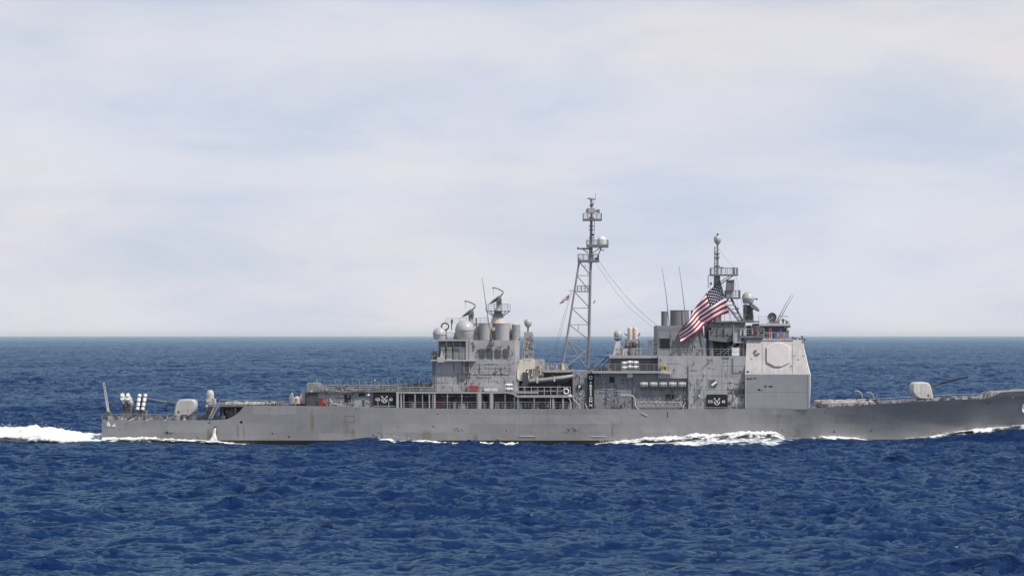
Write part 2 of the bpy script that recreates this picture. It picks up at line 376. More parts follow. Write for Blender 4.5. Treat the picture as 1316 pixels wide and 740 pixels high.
def water_material():
    m, t, b0 = new_mat('sea_water')
    ln = t.links.new
    t.nodes.remove(b0)
    df = t.nodes.new('ShaderNodeBsdfDiffuse'); df.inputs['Color'].default_value = (0.0010, 0.0140, 0.072, 1)
    gl = t.nodes.new('ShaderNodeBsdfGlossy'); gl.inputs['Color'].default_value = (0.60, 0.875, 1.0, 1); gl.inputs['Roughness'].default_value = 0.12
    fr = t.nodes.new('ShaderNodeFresnel'); fr.inputs['IOR'].default_value = 1.333
    fk = t.nodes.new('ShaderNodeMath'); fk.operation = 'MULTIPLY'; fk.inputs[1].default_value = 1.0; ln(fr.outputs[0], fk.inputs[0])
    b = t.nodes.new('ShaderNodeMixShader'); ln(fk.outputs[0], b.inputs[0]); ln(df.outputs[0], b.inputs[1]); ln(gl.outputs[0], b.inputs[2])
    ge = t.nodes.new('ShaderNodeNewGeometry')
    def noise(sc, stretch, det):
        mp = t.nodes.new('ShaderNodeMapping'); mp.inputs['Scale'].default_value = stretch; mp.inputs['Rotation'].default_value = (0, 0, R(9)); ln(ge.outputs['Position'], mp.inputs['Vector'])
        n = t.nodes.new('ShaderNodeTexNoise'); n.inputs['Scale'].default_value = sc; n.inputs['Detail'].default_value = det; n.inputs['Roughness'].default_value = 0.6
        ln(mp.outputs[0], n.inputs['Vector']); return n
    nA = noise(2.6, (0.5, 1.0, 1), 6); nB = noise(0.2, (0.5, 1.0, 1), 3); nC = noise(0.05, (0.5, 1.0, 1), 3)
    b1 = t.nodes.new('ShaderNodeBump'); b1.inputs['Strength'].default_value = 1.0; b1.inputs['Distance'].default_value = 0.30; ln(nA.outputs['Fac'], b1.inputs['Height'])
    b2 = t.nodes.new('ShaderNodeBump'); b2.inputs['Strength'].default_value = 1.0; b2.inputs['Distance'].default_value = 2.2; ln(nB.outputs['Fac'], b2.inputs['Height']); ln(b1.outputs[0], b2.inputs['Normal'])
    b3 = t.nodes.new('ShaderNodeBump'); b3.inputs['Strength'].default_value = 1.0; b3.inputs['Distance'].default_value = 3.5; ln(nC.outputs['Fac'], b3.inputs['Height']); ln(b2.outputs[0], b3.inputs['Normal'])
    for nd in (df, gl, fr): ln(b3.outputs[0], nd.inputs['Normal'])
    # foam lying on the water
    at = t.nodes.new('ShaderNodeAttribute'); at.attribute_name = 'foam'
    nF = noise(0.75, (0.5, 1.5, 1), 8)
    ad = t.nodes.new('ShaderNodeMath'); ad.operation = 'ADD'; ln(at.outputs['Fac'], ad.inputs[0]); ln(nF.outputs['Fac'], ad.inputs[1])
    mr = t.nodes.new('ShaderNodeMapRange'); mr.interpolation_type = 'SMOOTHSTEP'; mr.inputs['From Min'].default_value = 0.96; mr.inputs['From Max'].default_value = 1.20; ln(ad.outputs[0], mr.inputs['Value'])
    fo = t.nodes.new('ShaderNodeBsdfPrincipled'); fo.inputs['Base Color'].default_value = (0.8, 0.83, 0.85, 1); fo.inputs['Roughness'].default_value = 0.9; ln(b1.outputs[0], fo.inputs['Normal'])
    mx = t.nodes.new('ShaderNodeMixShader'); ln(mr.outputs[0], mx.inputs[0]); ln(b.outputs[0], mx.inputs[1]); ln(fo.outputs[0], mx.inputs[2])
    ln(mx.outputs[0], t.nodes['Material Output'].inputs['Surface'])
    return m
M['water'] = water_material()
ds = list(np.arange(30, 130, 2.0)) + list(np.arange(130, 640, 0.46))
ds += list(np.arange(640, 1500, 1.0)) + list(np.arange(1500, 3600, 1.3)) + list(np.arange(3600, 6400, 2.6))
while ds[-1] < 60000: ds.append(ds[-1] + max(3.2, min((ds[-1]-6400)*0.03+3.2, ds[-1]*0.025)))
ds = np.array(ds); NC = 940
uu = np.linspace(-1, 1, NC)
DD, UU = np.meshgrid(ds, uu, indexing='ij')
GX = UU*(22 + 0.3*DD); GY = DD - CAM_D
hi = np.clip(1.04-(DD-400)/4200, 0, 1)
SX_, SY_, SZ_ = sea(GX, GY, hi)
SZ_ *= np.clip((16000-DD)/9000, 0, 1)
# foam amount: along the side, round the stern, a turbulent band astern
_hb = np.where((GX > SX[0]) & (GX < SX[-1]), hb_wl(GX), 6.5)
dside = np.abs(GY-YC)-_hb
FSTR = [(-300, .62), (100, .62), (130, .58), (250, .5), (330, .30), (350, 0), (455, 0), (490, .48), (560, .50), (690, .46), (715, .15), (745, .36), (800, .70), (980, .76), (1010, .5), (1110, .42), (1135, .2), (1200, .40), (1316, .55), (1440, .5), (1460, 0), (1600, 0)]
fs = np.interp(GX, [_x(a) for a, b in FSTR], [b for a, b in FSTR])
FWID = [(-300, 12), (130, 8), (350, 7), (700, 8), (860, 26), (1000, 26), (1030, 14), (1120, 9), (1316, 5), (1600, 2)]
fw = np.interp(GX, [_x(a) for a, b in FWID], [b for a, b in FWID])
FOAM = fs*np.exp(-np.clip(dside, 0, None)/fw*1.1)*1.1
FOAM = np.where(DD < 200, 0, FOAM)
# rare whitecaps on the tallest crests
crest = samp(OC[0][0], GX, GY)*0.6+samp(OC[1][0], GX, GY)*1.6
FOAM = np.maximum(FOAM, np.clip((crest-7.5)*0.8, 0, 0.6))
water = grid_mesh('sea_water', SX_, SY_, SZ_, M['water'], [('foam', FOAM)]); tag(water, None, None, kind='structure')

def foam_material():
    m, t, b = new_mat('white_foam'); ln = t.links.new
    b.inputs['Base Color'].default_value = (0.86, 0.88, 0.89, 1); b.inputs['Roughness'].default_value = 0.95
    ge = t.nodes.new('ShaderNodeNewGeometry')
    n = t.nodes.new('ShaderNodeTexNoise'); n.inputs['Scale'].default_value = 1.5; n.inputs['Detail'].default_value = 9; n.inputs['Roughness'].default_value = 0.74; ln(ge.outputs['Position'], n.inputs['Vector'])
    bp = t.nodes.new('ShaderNodeBump'); bp.inputs['Distance'].default_value = 0.5; bp.inputs['Strength'].default_value = 0.9; ln(n.outputs['Fac'], bp.inputs['Height']); ln(bp.outputs[0], b.inputs['Normal'])
    at = t.nodes.new('ShaderNodeAttribute'); at.attribute_name = 'foam'
    ad = t.nodes.new('ShaderNodeMath'); ad.operation = 'ADD'; ln(at.outputs['Fac'], ad.inputs[0]); ln(n.outputs['Fac'], ad.inputs[1])
    mr = t.nodes.new('ShaderNodeMapRange'); mr.inputs['From Min'].default_value = 0.93; mr.inputs['From Max'].default_value = 1.22; ln(ad.outputs[0], mr.inputs['Value'])
    tr = t.nodes.new('ShaderNodeBsdfTransparent'); mx = t.nodes.new('ShaderNodeMixShader'); ln(mr.outputs[0], mx.inputs[0]); ln(tr.outputs[0], mx.inputs[1]); ln(b.outputs[0], mx.inputs[2])
    ln(mx.outputs[0], t.nodes['Material Output'].inputs['Surface'])
    return m
M['foam'] = foam_material()
def vnoise(x, seed, sc=1.0):
    r = np.random.RandomState(seed); tot = 0
    for o in range(5):
        a = r.rand(4096); u = x/sc*2**o; i = np.floor(u).astype(int); f = u-i; f = f*f*(3-2*f)
        tot = tot+(a[i % 4096]*(1-f)+a[(i+1) % 4096]*f-0.5)*0.6**o
    return tot
def foam_ridge(name, px0, px1, tops, width, label, off=0.0):
    """a breaking crest running along the ship's side: height above the water given along photo x"""
    x = np.linspace(_x(px0), _x(px1), int((px1-px0)*1.1)); v = np.linspace(0, 1, 26)
    XX, VV = np.meshgrid(x, v, indexing='ij')
    wx = np.interp(XX, [_x(a) for a, b in width], [b for a, b in width])
    ys = YC-hb_wl(XX)+0.35-off
    YY = ys-VV*wx
    hh = np.interp(XX, [_x(a) for a, b in tops], [b for a, b in tops])
    prof = np.where(VV < 0.25, 0.75+0.25*np.sin(VV/0.25*np.pi/2), np.cos((VV-0.25)/0.75*np.pi/2)**1.3)
    base = sea(XX, YY)[2]
    nz = noise2(XX, YY*1.5, 5, 1.6)
    nq = noise2(XX, YY*1.5, 6, 0.45)
    ZZ = base-0.03+hh*prof*(1+0.4*nz+0.3*nq)
    fo = 0.92-0.72*VV**1.2+0.7*nz; fo *= np.clip(hh/0.18, 0, 1)
    o = grid_mesh(name, XX, YY, ZZ, M['foam'], [('foam', fo)]); tag(o, label, 'foam', kind='stuff'); return o
foam_ridge('bow_wave_foam', 742, 1012, [(742, .1), (770, .5), (840, .85), (900, .9), (960, 1.15), (998, 1.0), (1012, .0)], [(742, 2), (840, 6), (960, 9), (1012, 5)], 'long white breaking wave foam against the hull below the forward superstructure')
foam_ridge('bow_wave_foam', 1040, 1140, [(1040, .05), (1056, .45), (1080, .35), (1140, .05)], [(1040, 3), (1140, 2)], 'short white foam streak against the hull ahead of the array wall')
foam_ridge('bow_wave_foam', 1160, 1452, [(1160, .05), (1205, .3), (1250, .45), (1316, .45), (1400, .6), (1440, .4), (1452, .0)], [(1160, 1.5), (1250, 3), (1452, 3)], 'white bow wave foam climbing the hull at the right edge')
foam_ridge('bow_wave_foam', 478, 680, [(478, .0), (490, .25), (520, .34), (560, .6), (600, .75), (660, .8), (676, .6), (680, 0)], [(478, 5), (600, 7), (680, 5)], 'thin broken white foam line below the aft superstructure', 4.0)
foam_ridge('bow_wave_foam', 132, 330, [(132, .7), (160, .75), (200, .95), (240, .7), (276, .7), (315, .45), (330, .05)], [(132, 5), (200, 6), (330, 4)], 'white foam along the hull beside the aft gun', .9)
# the churned wake astern
xs = np.linspace(_x(-330), _x(134), 640); ysr = np.linspace(-5.5, 20, 130)
XX, YY = np.meshgrid(xs, ysr, indexing='ij')
hump = np.interp(XX, [_x(a) for a in (-330, -150, 0, 45, 75, 95, 134)], [1.8, 1.9, 2.0, 1.85, 1.3, 0.9, 0.5])
pr = np.clip(1-((YY-7.5)/np.interp(XX, [_x(-330), _x(60), _x(134)], [12.5, 11, 8.0]))**2, 0, 1)**0.7
nz = noise2(XX, YY, 9, 3.2); nz2 = noise2(XX, YY, 12, 0.9)
ZZ = sea(XX, YY)[2]-0.05+hump*pr*(0.92+0.5*nz)+0.42*nz2*pr+0.3*pr*noise2(XX, YY, 33, 0.4)
wk = grid_mesh('wake_foam', XX, YY, ZZ, M['foam'], [('foam', np.clip(pr*1.5, 0, 0.9)+0.45*nz+0.25*nz2)]); tag(wk, 'tall churned white wake trailing behind the stern', 'wake', kind='stuff')
# droplets torn off the crests
rs = np.random.RandomState(5); mbs = MB('foam')
for px0, px1, n_, z0, z1, yl, yh in [(-40, 130, 420, 0.3, 2.9, -3, 14), (135, 320, 160, 0.1, 0.9, -2, 0.6), (770, 1005, 420, 0.2, 1.3, -4, 0.4), (1050, 1110, 60, .2, .7, -1, 1.5), (1210, 1330, 160, 0.6, 2.9, 1, 5.5), (490, 660, 60, 0, .5, -2, .2)]:
    for i in range(n_):
        px = rs.uniform(px0, px1); x = _x(px); y = rs.uniform(yl, yh)
        if px > 140: y = YC-float(hb_wl(x))-abs(rs.normal(0, 1.0))-0.1
        zb = float(np.interp(x, wl_x, wl_z)) if px > 140 else 0.2
        zc = float(np.interp(x, [_x(a) for a in (-330, 0, 45, 75, 95, 134)], [2.1, 2.25, 2.15, 1.5, 1.0, 0.55])) if px < 134 else {True: 0.75, False: 0.4}[770 < px < 1005]
        z = zb+zc*rs.uniform(0.55, 1.12)+abs(rs.normal(0, .12)); r = rs.uniform(0.02, 0.075)
        a = rs.uniform(0, 6.28); c = Vector((x, y, z))
        mbs.add([c+Vector((r*math.cos(a+k*2.094), r*math.sin(a+k*2.094), -r*.5)) for k in range(3)]+[c+Vector((0, 0, r))], [(0, 1, 2), (0, 1, 3), (1, 2, 3), (2, 0, 3)])
sp_ = mbs.build('sea_spray'); sp_.data.attributes.new('foam', 'FLOAT', 'POINT').data.foreach_set('value', [0.9]*len(sp_.data.vertices))
tag(sp_, 'fine white droplets flung up along the foam beside the hull', 'spray', kind='stuff')
# water thrown out of an overboard discharge
mb = MB('foam'); c = P(276.6, 549.8, 0.6)
rg = []
for i in range(14):
    t = i/13; r = 0.12+0.1*t+0.75*t**3; z = c.z*(1-t)-0.05*t
    rg.append([(c.x+0.05+(r*1.1)*math.cos(a)*(1+0.25*math.sin(5*a+i))-0.25*t, c.y-0.35-0.9*t**0.6+r*0.8*math.sin(a), z) for a in np.linspace(0, 2*math.pi, 14, endpoint=False)])
mb.loft(rg); spray = mb.build('discharge_water', origin=centre(mb), smooth=80)
spray.data.attributes.new('foam', 'FLOAT', 'POINT').data.foreach_set('value', [0.62]*len(spray.data.vertices))
tag(spray, 'white jet of water falling from the hull near the stern', 'water jet', kind='stuff')

# ------------------------------------------------------------------ the ship
SHIP = empty('warship', (0, YC, 0))
tag(SHIP, 'long grey warship with lattice mast and two deckhouses steaming across the blue sea', 'warship')

# hull
rows = 11
mb = MB('hull', 'boot')
ZB = 0.28
def section(s):
    x, hd, hw, zd, pw = s
    pts = [(0.3*hw, -5.0), (0.9*hw, -3.0), (hw, -0.5), (hw+(hd-hw)*0.02, ZB)]
    for i in range(1, 9):
        t = i/8; z = ZB+(zd-ZB)*t; pts.append((hw+(hd-hw)*(z/zd)**pw, z))
    return pts
secs = [section(s) for s in STN]; npt = len(secs[0])
for sgn in (-1, 1):
    base = len(mb.v)
    for s, pts in zip(STN, secs):
        rake = 0.55*(s[0] > 95)*max(0, (s[0]-95)/9.0)
        for h, z in pts: mb.v.append((s[0]+(z-6)*0.75*max(0, (s[0]-70)/34.0)*(s[0] > 70), YC+sgn*h, z))
    for i in range(len(STN)-1):
        for j in range(npt-1):
            mb.f.append([base+i*npt+j, base+(i+1)*npt+j, base+(i+1)*npt+j+1, base+i*npt+j+1]); mb.fm.append(1 if j < 3 else 0)
n0 = len(STN)*npt
mb.f.append(list(range(npt)) + [n0+j for j in range(npt-1, -1, -1)]); mb.fm.append(0)      # transom
hull = mb.build('hull', SHIP, smooth=40)
# fittings on the shell: seams, ports, strakes
mb = MB('mid')
def on_side(px, py, off=0.0):
    x = PX(px, 0.5)
    for _ in range(4):
        z = PZ(py, 0.5); y = side_y(x, z)
        x = PX(px, y); z = PZ(py, y)
    return Vector((x, y-off, z))
def side_patch(mb, px0, px1, py0, py1, off=0.015, th=0.02, n=4):
    for i in range(n):
        a0 = px0+(px1-px0)*i/n; a1 = px0+(px1-px0)*(i+1)/n
        q = [on_side(a0, py1, off), on_side(a1, py1, off), on_side(a1, py0, off), on_side(a0, py0, off)]
        mb.add(q + [p+Vector((0, th, 0)) for p in q], [(0, 1, 2, 3), (4, 7, 6, 5), (0, 4, 5, 1), (1, 5, 6, 2), (2, 6, 7, 3), (3, 7, 4, 0)])
mb2 = mb; mb = MB('mid')
for a, b, c, d in [(443.3, 456.2, 534, 534.6), (443.3, 456.2, 541.6, 542.2), (443.3, 443.9, 534, 542), (455.6, 456.2, 534, 542)]: side_patch(mb, a, b, c, d, 0.03, n=1)
mb.build('hull_hatch', hull); mb = mb2
for px in (166, 209, 345, 386, 474, 560, 600, 668, 705, 745, 855, 905, 1000, 1100): mb = MB('mid'); side_patch(mb, px-0.12, px+0.12, np.interp(px, [130, 290, 320, 1040, 1240], [541, 541, 523, 527, 516]), 566, 0.006, n=1); mb.build('hull_seam', hull)
for p in (546.5, 556):
    mb = MB('mid')
    for a in range(320, 1030, 30): side_patch(mb, a, a+30, p-0.1, p+0.1, 0.006, n=1)
    mb.build('hull_seam', hull)
for px, py, w, h in [(276.4, 548.8, 1.8, 1.6), (310, 542.2, 3.2, 3), (350, 557, 1.8, 1.6), (371.5, 561, 2.2, 1.8), (557, 548, 1.8, 1.6), (563, 532, 1.6, 1.5), (651, 553, 1, 2), (1003, 534, 1.2, 1.2), (1005, 553, 1.4, 1.4), (1072, 554.5, 1.8, 2), (1060, 530, 1, 1.2), (154, 551.5, 1.6, 1.2), (161, 551, 1, 1), (215, 556, 2.4, 3), (220, 557, 1, 2), (223, 556, 1.3, 1), (254, 562, 1.2, 2), (269, 543, 2.4, 1.2), (858, 533, 0.9, 7), (1120, 553, 1.5, 1.4), (511, 548.5, 1.2, 1.4), (502, 558, 1, 1), (458, 525.6, 1.3, 1), (733, 533, 1, 1)]:
    mb = MB('black'); side_patch(mb, px-w/2, px+w/2, py-h/2, py+h/2, 0.02, n=1); mb.build('hull_port', hull)
mb = MB('light')
for px0, px1, py in [(668, 687, 560.4), (760, 779, 560.4)]: mb = MB('light'); side_patch(mb, px0, px1, py-0.5, py+0.6, 0.12, 0.12, n=2); mb.build('rubbing_strake', hull)
mb = MB('light', 'mid'); mb.tube(on_side(824, 530, 0.1), on_side(832, 534, 0.1), 0.06); mb.build('boom_strut', hull)
b = MB('letters')
text_mesh('hull_number', '62', 1.2, on_side(143, 544.8, 0.02), 'letters', hull, sx=1.15, spacing=1.3)
text_mesh('hull_number', '62', 3.0, on_side(1323, 524, 0.03)+Vector((0.25, -0.05, 0)), 'black', hull, align='CENTER', roty=R(11))
text_mesh('hull_number', '62', 3.0, on_side(1321.5, 523.5, 0.06)+Vector((0.2, -0.12, 0)), 'letters', hull, align='CENTER', roty=R(11))
# run-off stains with ragged, see-through edges
def stain_material(name='rust_run', colr=(0.27, 0.215, 0.125, 1), scl=(3, 3, 0.5), lo=0.30, hi_=0.8, top=0.42):
    m, t, b = new_mat(name); ln = t.links.new
    b.inputs['Base Color'].default_value = colr; b.inputs['Roughness'].default_value = 0.9
    tcn = t.nodes.new('ShaderNodeTexCoord'); ge = t.nodes.new('ShaderNodeNewGeometry')
    mp = t.nodes.new('ShaderNodeMapping'); mp.inputs['Scale'].default_value = scl; ln(ge.outputs['Position'], mp.inputs['Vector'])
    n = t.nodes.new('ShaderNodeTexNoise'); n.inputs['Scale'].default_value = 1.0; n.inputs['Detail'].default_value = 5; ln(mp.outputs[0], n.inputs['Vector'])
    sp = t.nodes.new('ShaderNodeSeparateXYZ'); ln(tcn.outputs['Generated'], sp.inputs[0])
    # fades to the two sides of the streak
    a = t.nodes.new('ShaderNodeMath'); a.operation = 'PINGPONG'; a.inputs[1].default_value = 0.5; ln(sp.outputs['X'], a.inputs[0])
    e = t.nodes.new('ShaderNodeMapRange'); e.inputs['From Max'].default_value = 0.35; ln(a.outputs[0], e.inputs['Value'])
    r = t.nodes.new('ShaderNodeMapRange'); r.inputs['From Min'].default_value = lo; r.inputs['From Max'].default_value = hi_; r.inputs['To Max'].default_value = top; ln(n.outputs['Fac'], r.inputs['Value'])
    mu = t.nodes.new('ShaderNodeMath'); mu.operation = 'MULTIPLY'; ln(e.outputs[0], mu.inputs[0]); ln(r.outputs[0], mu.inputs[1]); 
    az = t.nodes.new('ShaderNodeMath'); az.operation = 'PINGPONG'; az.inputs[1].default_value = 0.5; ln(sp.outputs['Z'], az.inputs[0])
    ez = t.nodes.new('ShaderNodeMapRange'); ez.inputs['From Max'].default_value = 0.3; ln(az.outputs[0], ez.inputs['Value'])
    mz = t.nodes.new('ShaderNodeMath'); mz.operation = 'MULTIPLY'; ln(mu.outputs[0], mz.inputs[0]); ln(ez.outputs[0], mz.inputs[1]); ln(mz.outputs[0], b.inputs['Alpha'])
    return m
M['stain'] = stain_material()
for px0, px1, py0, py1 in [(440, 449, 542.5, 562), (449, 457, 548, 563), (303, 308, 542, 566), (311, 315, 546, 566), (785, 790, 540, 563), (276, 281, 546, 558), (857, 861, 554, 565), (878, 882, 556, 565), (606, 615, 556, 567), (540, 556, 552, 567), (1020, 1030, 548, 562), (684, 689, 560, 565), (265, 273, 549, 566), (398, 404, 524, 560)]:
    mb = MB('stain'); side_patch(mb, px0, px1, py0, py1, 0.012, 0.002, n=1); mb.build('rust_stain', hull)
M['scuff'] = stain_material('hull_scuff', (0.07, 0.07, 0.075, 1), (2.2, 2.2, 4.5), 0.50, 0.66, 0.75)
for cx, cy, w, h in [(486, 559, 13, 4.5), (735, 553, 13, 4.5), (640, 565.5, 9, 2), (217, 556, 7, 3), (590, 552, 8, 3)]:
    mb = MB('scuff'); side_patch(mb, cx-w, cx+w, cy-h, cy+h, 0.013, 0.002, n=1); mb.build('scuff_mark', hull)


# decks
mb = MB('deck')
def strip(i0, i1, zf):
    for a, b_ in zip(STN[i0:i1], STN[i0+1:i1+1]):
        ra = lambda s, z: s[0]+(z-6)*0.75*max(0, (s[0]-70)/34.0)*(s[0] > 70)
        za, zb = zf(a), zf(b_)
        mb.add([(ra(a, za), YC-a[1]+0.1, za), (ra(b_, zb), YC-b_[1]+0.1, zb), (ra(b_, zb), YC+b_[1]-0.1, zb), (ra(a, za), YC+a[1]-0.1, za)], [(0, 1, 2, 3)])
zq = STN[1][3]
strip(0, 9, lambda s: zq-0.12)
strip(9, 22, lambda s: s[3]-0.06)
zfd = STN[22][3]-0.06
strip(22, len(STN)-1, lambda s: s[3]-0.06 if s[0] < _x(1270) else min(s[3]-1.1, zfd+(s[0]-_x(1268))*0.055))
mb.build('main_deck', SHIP)
# flight deck overhang and the open well under it
mb = MB('mid')
mb.pbox(268, 316.5, 519.8, 522.4, 0.55, 16.2); mb.mat('deck'); mb.pbox(268.5, 316.5, 519.6, 519.8, 0.7, 16.1)
mb.build('flight_deck', SHIP)
mb = MB('dark'); mb.pbox(283, 318, 522.4, 538.5, 3.2, 3.6); mb.mat('black').pbox(286, 290, 526, 537, 3.1, 3.2).mat('mid').pbox(292, 300, 527, 537, 2.9, 3.2)  # bulkhead coloured dark to carry the shade inside the recess
mb.mat('light').pbox(284, 289.5, 534, 538, 1.6, 2.4); mb.mat('haze').pbox(276, 278, 523, 538, 2, 2.4).pbox(301, 304, 524, 534, 2.2, 2.8)
clutter(mb, 270, 312, 524, 535, 2.6, 26, 3, ('mid', 'dark', 'haze', 'light'))
mb.mat('dark')
for i in range(4): mb.tube(P(262+i*12, 522.4, 1), P(262+i*12, 539, 1), 0.09) if i else None
mb.build('deck_well', SHIP)
mb = MB('light')
for off in (0.0, 0.9):
    mb.tube(P(271.5, 538, 0.5+off), P(280.5, 521.5, 0.5+off), 0.07, n=6); mb.tube(P(268.0, 538, 0.5+off), P(277, 521.5, 0.5+off), 0.05, n=6); mb.tube(P(269, 535, 0.5+off), P(278, 516, 0.5+off), 0.04, n=6)
for i in range(9): t = i/8; a = P(270+8.5*t, 537.5-16*t, 0.5); mb.box(a.x-0.25, a.x+0.2, 0.5, 1.4, a.z, a.z+0.04)
mb.build('boarding_ladder', SHIP)
mb = MB('light', 'mid')       # nets folded flat along the edge of the flight deck, low gear on it
mb.mat('cream').pbox(294, 340, 518.0, 519.4, 1.6, 3.6); mb.mat('cream').pbox(340, 361, 517.6, 518.2, 3.2, 4.2)
rr = random.Random(8)
for i in range(60):
    a = rr.uniform(288, 362); mb.mat(rr.choice(['light', 'cream', 'mid', 'pale'])); mb.pbox(a, a+rr.uniform(1, 4), 517.5-rr.uniform(0, 1.6), 519.8, rr.uniform(0.8, 4), 4.5)
mb.build('deck_edge_net', SHIP)
mb = MB('haze'); mb.prail([(282, 519.7), (392, 521)], 1.1, h=0.75, step=2.4, wires=2, wr=0.012); mb.build('deck_rail', SHIP)

# low tractor like gear on the flight deck, covered gear by the hangar
mb = MB('dark', 'black'); mb.pbox(343, 351, 515.5, 519.2, 3, 5).mat('black').pbox(344, 350.5, 514.6, 515.5, 3.2, 4.8).mat('mid').pbox(351, 355, 516.8, 519.2, 3.2, 4.8)
for px in (345, 350, 353.5): mb.mat('black').tube(P(px, 519.4, 2.9), P(px, 519.4, 5.1), 0.28, n=12)
tug = mb.build('deck_tractor', origin=centre(mb)); tag(tug, 'low dark tow tractor standing on the flight deck', 'tractor')
mb = MB('cream'); mb.pprism([(356, 519.8), (357, 517.6), (360, 516.9), (363, 518.6), (364.5, 519.9)], 2.6, 4.6, 0.15)
o = mb.build('covered_gear', origin=centre(mb), smooth=30); tag(o, 'low pale tarpaulin heap behind the dark tow tractor', 'tarpaulin')
for k, (pts, m, lab) in enumerate([
        ([(371, 521), (371.4, 512), (372.6, 507), (374.2, 504.8), (376, 506), (376.4, 510), (379, 513), (380, 521)], 'steel', 'slim pale-topped covered gear furthest aft of the hangar'),
        ([(377.5, 521), (377.8, 513), (379.5, 509.5), (382, 509.2), (384.3, 511.5), (385.5, 521)], 'pink', 'short pinkish covered gear between two taller ones'),
        ([(384, 521), (384.4, 510), (386.5, 505.8), (389.5, 505.6), (390.6, 503.2), (392.4, 503.4), (393, 512), (393.4, 521)], 'pale', 'tall pale covered gear touching the hangar end')]):
    mb = MB(m, 'dark'); mb.pprism(pts, 2.2+0.5*k, 4.0+0.5*k, 0.2)
    mb.mat('dark').pbox(pts[0][0]+1, pts[-1][0]-1, 518.5, 521.2, 2.0+0.5*k, 2.3+0.5*k); mb.mat('mid').pbox(pts[0][0]+2, pts[0][0]+4, 512, 516, 2.05+0.5*k, 2.3+0.5*k)
    o = mb.build('covered_gear', origin=centre(mb), smooth=25); tag(o, lab, 'covered gear', 'covered gear by the hangar')

# stern gear
mb = MB('steel', 'mid')
for a, b_, y in [((138.6, 532), (132.6, 492), 7.0), ((140.4, 530), (134.4, 491.5), 8.0), ((139.5, 533), (133.6, 500), 7.5)]: mb.mat('pale').tube(P(*a, y), P(*b_, y), 0.12, 0.05, 6)
for t in np.linspace(0, 1, 9): mb.tube(P(138.6-6*t, 531-39*t, 7.0), P(140.2-5.8*t, 530-38*t, 8.0), 0.05, n=5)
mb.mat('dark').pprism([(134, 539), (135.5, 528), (141, 530), (144, 539)], 6.5, 8.5); mb.tube(P(143, 539, 8), P(144.5, 518, 8), 0.05)
mb.build('stern_antenna', SHIP)
mb = MB('mid', 'dark')
rr = random.Random(5)
for i in range(62):
    mb = MB('mid', 'dark')
    a = rr.uniform(136, 262); y = rr.uniform(1.5, 9); h = rr.uniform(0.25, 0.9); mb.mat(rr.choice(['mid', 'dark', 'haze'])); c = P(a, 539.5, y)
    w = rr.uniform(0.15, 0.5)
    if i % 3: mb.box(c.x-w, c.x+w, y, y+0.8, zq-0.12, zq+h); mb.box(c.x-w-.02, c.x+w+.02, y-.02, y+0.82, zq+h*.7, zq+h*.82); mb.build('deck_locker', SHIP)
    else: mb.lathe([(w*0.7, 0), (w*0.7, h*0.3), (w*0.4, h*0.4), (w*0.4, h*0.8), (w*0.75, h), (0, h)], (c.x, y, zq-0.12), 12); mb.build('mooring_bitt', SHIP)
for px in (168, 190, 213): mb = MB('pale'); a = P(px-3, 540.5, 0.8); b_ = P(px+3.5, 537.8, 2.6); mb.path([a, b_, b_+Vector((0.2, .6, 0))], 0.09); mb.build('mooring_line', SHIP)
mb = MB('haze'); mb.prail([(131, 539), (262, 539.3)], 1.6, h=0.95, step=2.6, wires=3, wr=0.012, r=0.022); mb.build('deck_rail', SHIP)

def canister(mb, a, b_, r):
    a = Vector(a); b_ = Vector(b_); d = b_-a; q = d.to_track_quat('Z', 'Y'); Ln = d.length
    mb.lathe([(0, 0), (r*0.9, 0), (r*1.12, 0.02), (r*1.12, 0.12), (r, 0.14), (r, Ln*0.33), (r*1.1, Ln*0.34), (r*1.1, Ln*0.38), (r, Ln*0.39), (r, Ln*0.66), (r*1.1, Ln*0.67), (r*1.1, Ln*0.71), (r, Ln*0.72), (r, Ln-0.14), (r*1.12, Ln-0.12), (r*1.12, Ln-0.02), (r*0.9, Ln), (0, Ln)], a, 16, q)
# launcher whose round caps face the viewer
ln1 = MB('mid', 'dark'); y0 = 5.2
ln1.pprism([(156.5, 538), (157.5, 514), (168, 514), (169.5, 538)], y0, y0+2.4); ln1.mat('dark').pbox(158, 167.5, 518, 528, y0-0.12, y0)
clutter(ln1, 157.5, 170, 514, 535, y0, 16, 31, ('mid', 'haze', 'dark')); ln1.mat('haze').tube(P(155.5, 516.6, y0-0.5), P(168.5, 516.6, y0-0.5), 0.06)
l1 = ln1.build('missile_launcher', SHIP, label='launcher with round white caps facing the viewer')
for px, py in ((157.2, 507.2), (164.4, 507.2), (157.0, 511.6), (164.2, 511.6)):
    c = MB('white'); p = P(px, py, 3.6); canister(c, p, p+Vector((0.25, 4.2, -2.0)), 0.30); c.build('canister', l1, smooth=40)
ln2 = MB('mid', 'dark'); y0 = 5.6
ln2.pprism([(177, 538), (177.6, 527), (186, 527), (187.5, 538)], y0, y0+2.6); ln2.mat('dark').pprism([(178.4, 534), (179.8, 510), (183, 510), (183, 534)], y0+0.1, y0+2)
ln2.mat('black').pprism([(175.6, 538), (177, 535), (187, 535), (189.5, 538)], y0-0.2, y0+2.8); clutter(ln2, 178, 188, 514, 536, y0, 14, 33, ('mid', 'dark'))
l2 = ln2.build('missile_launcher', SHIP, label='launcher with white tubes raised steeply away from the viewer')
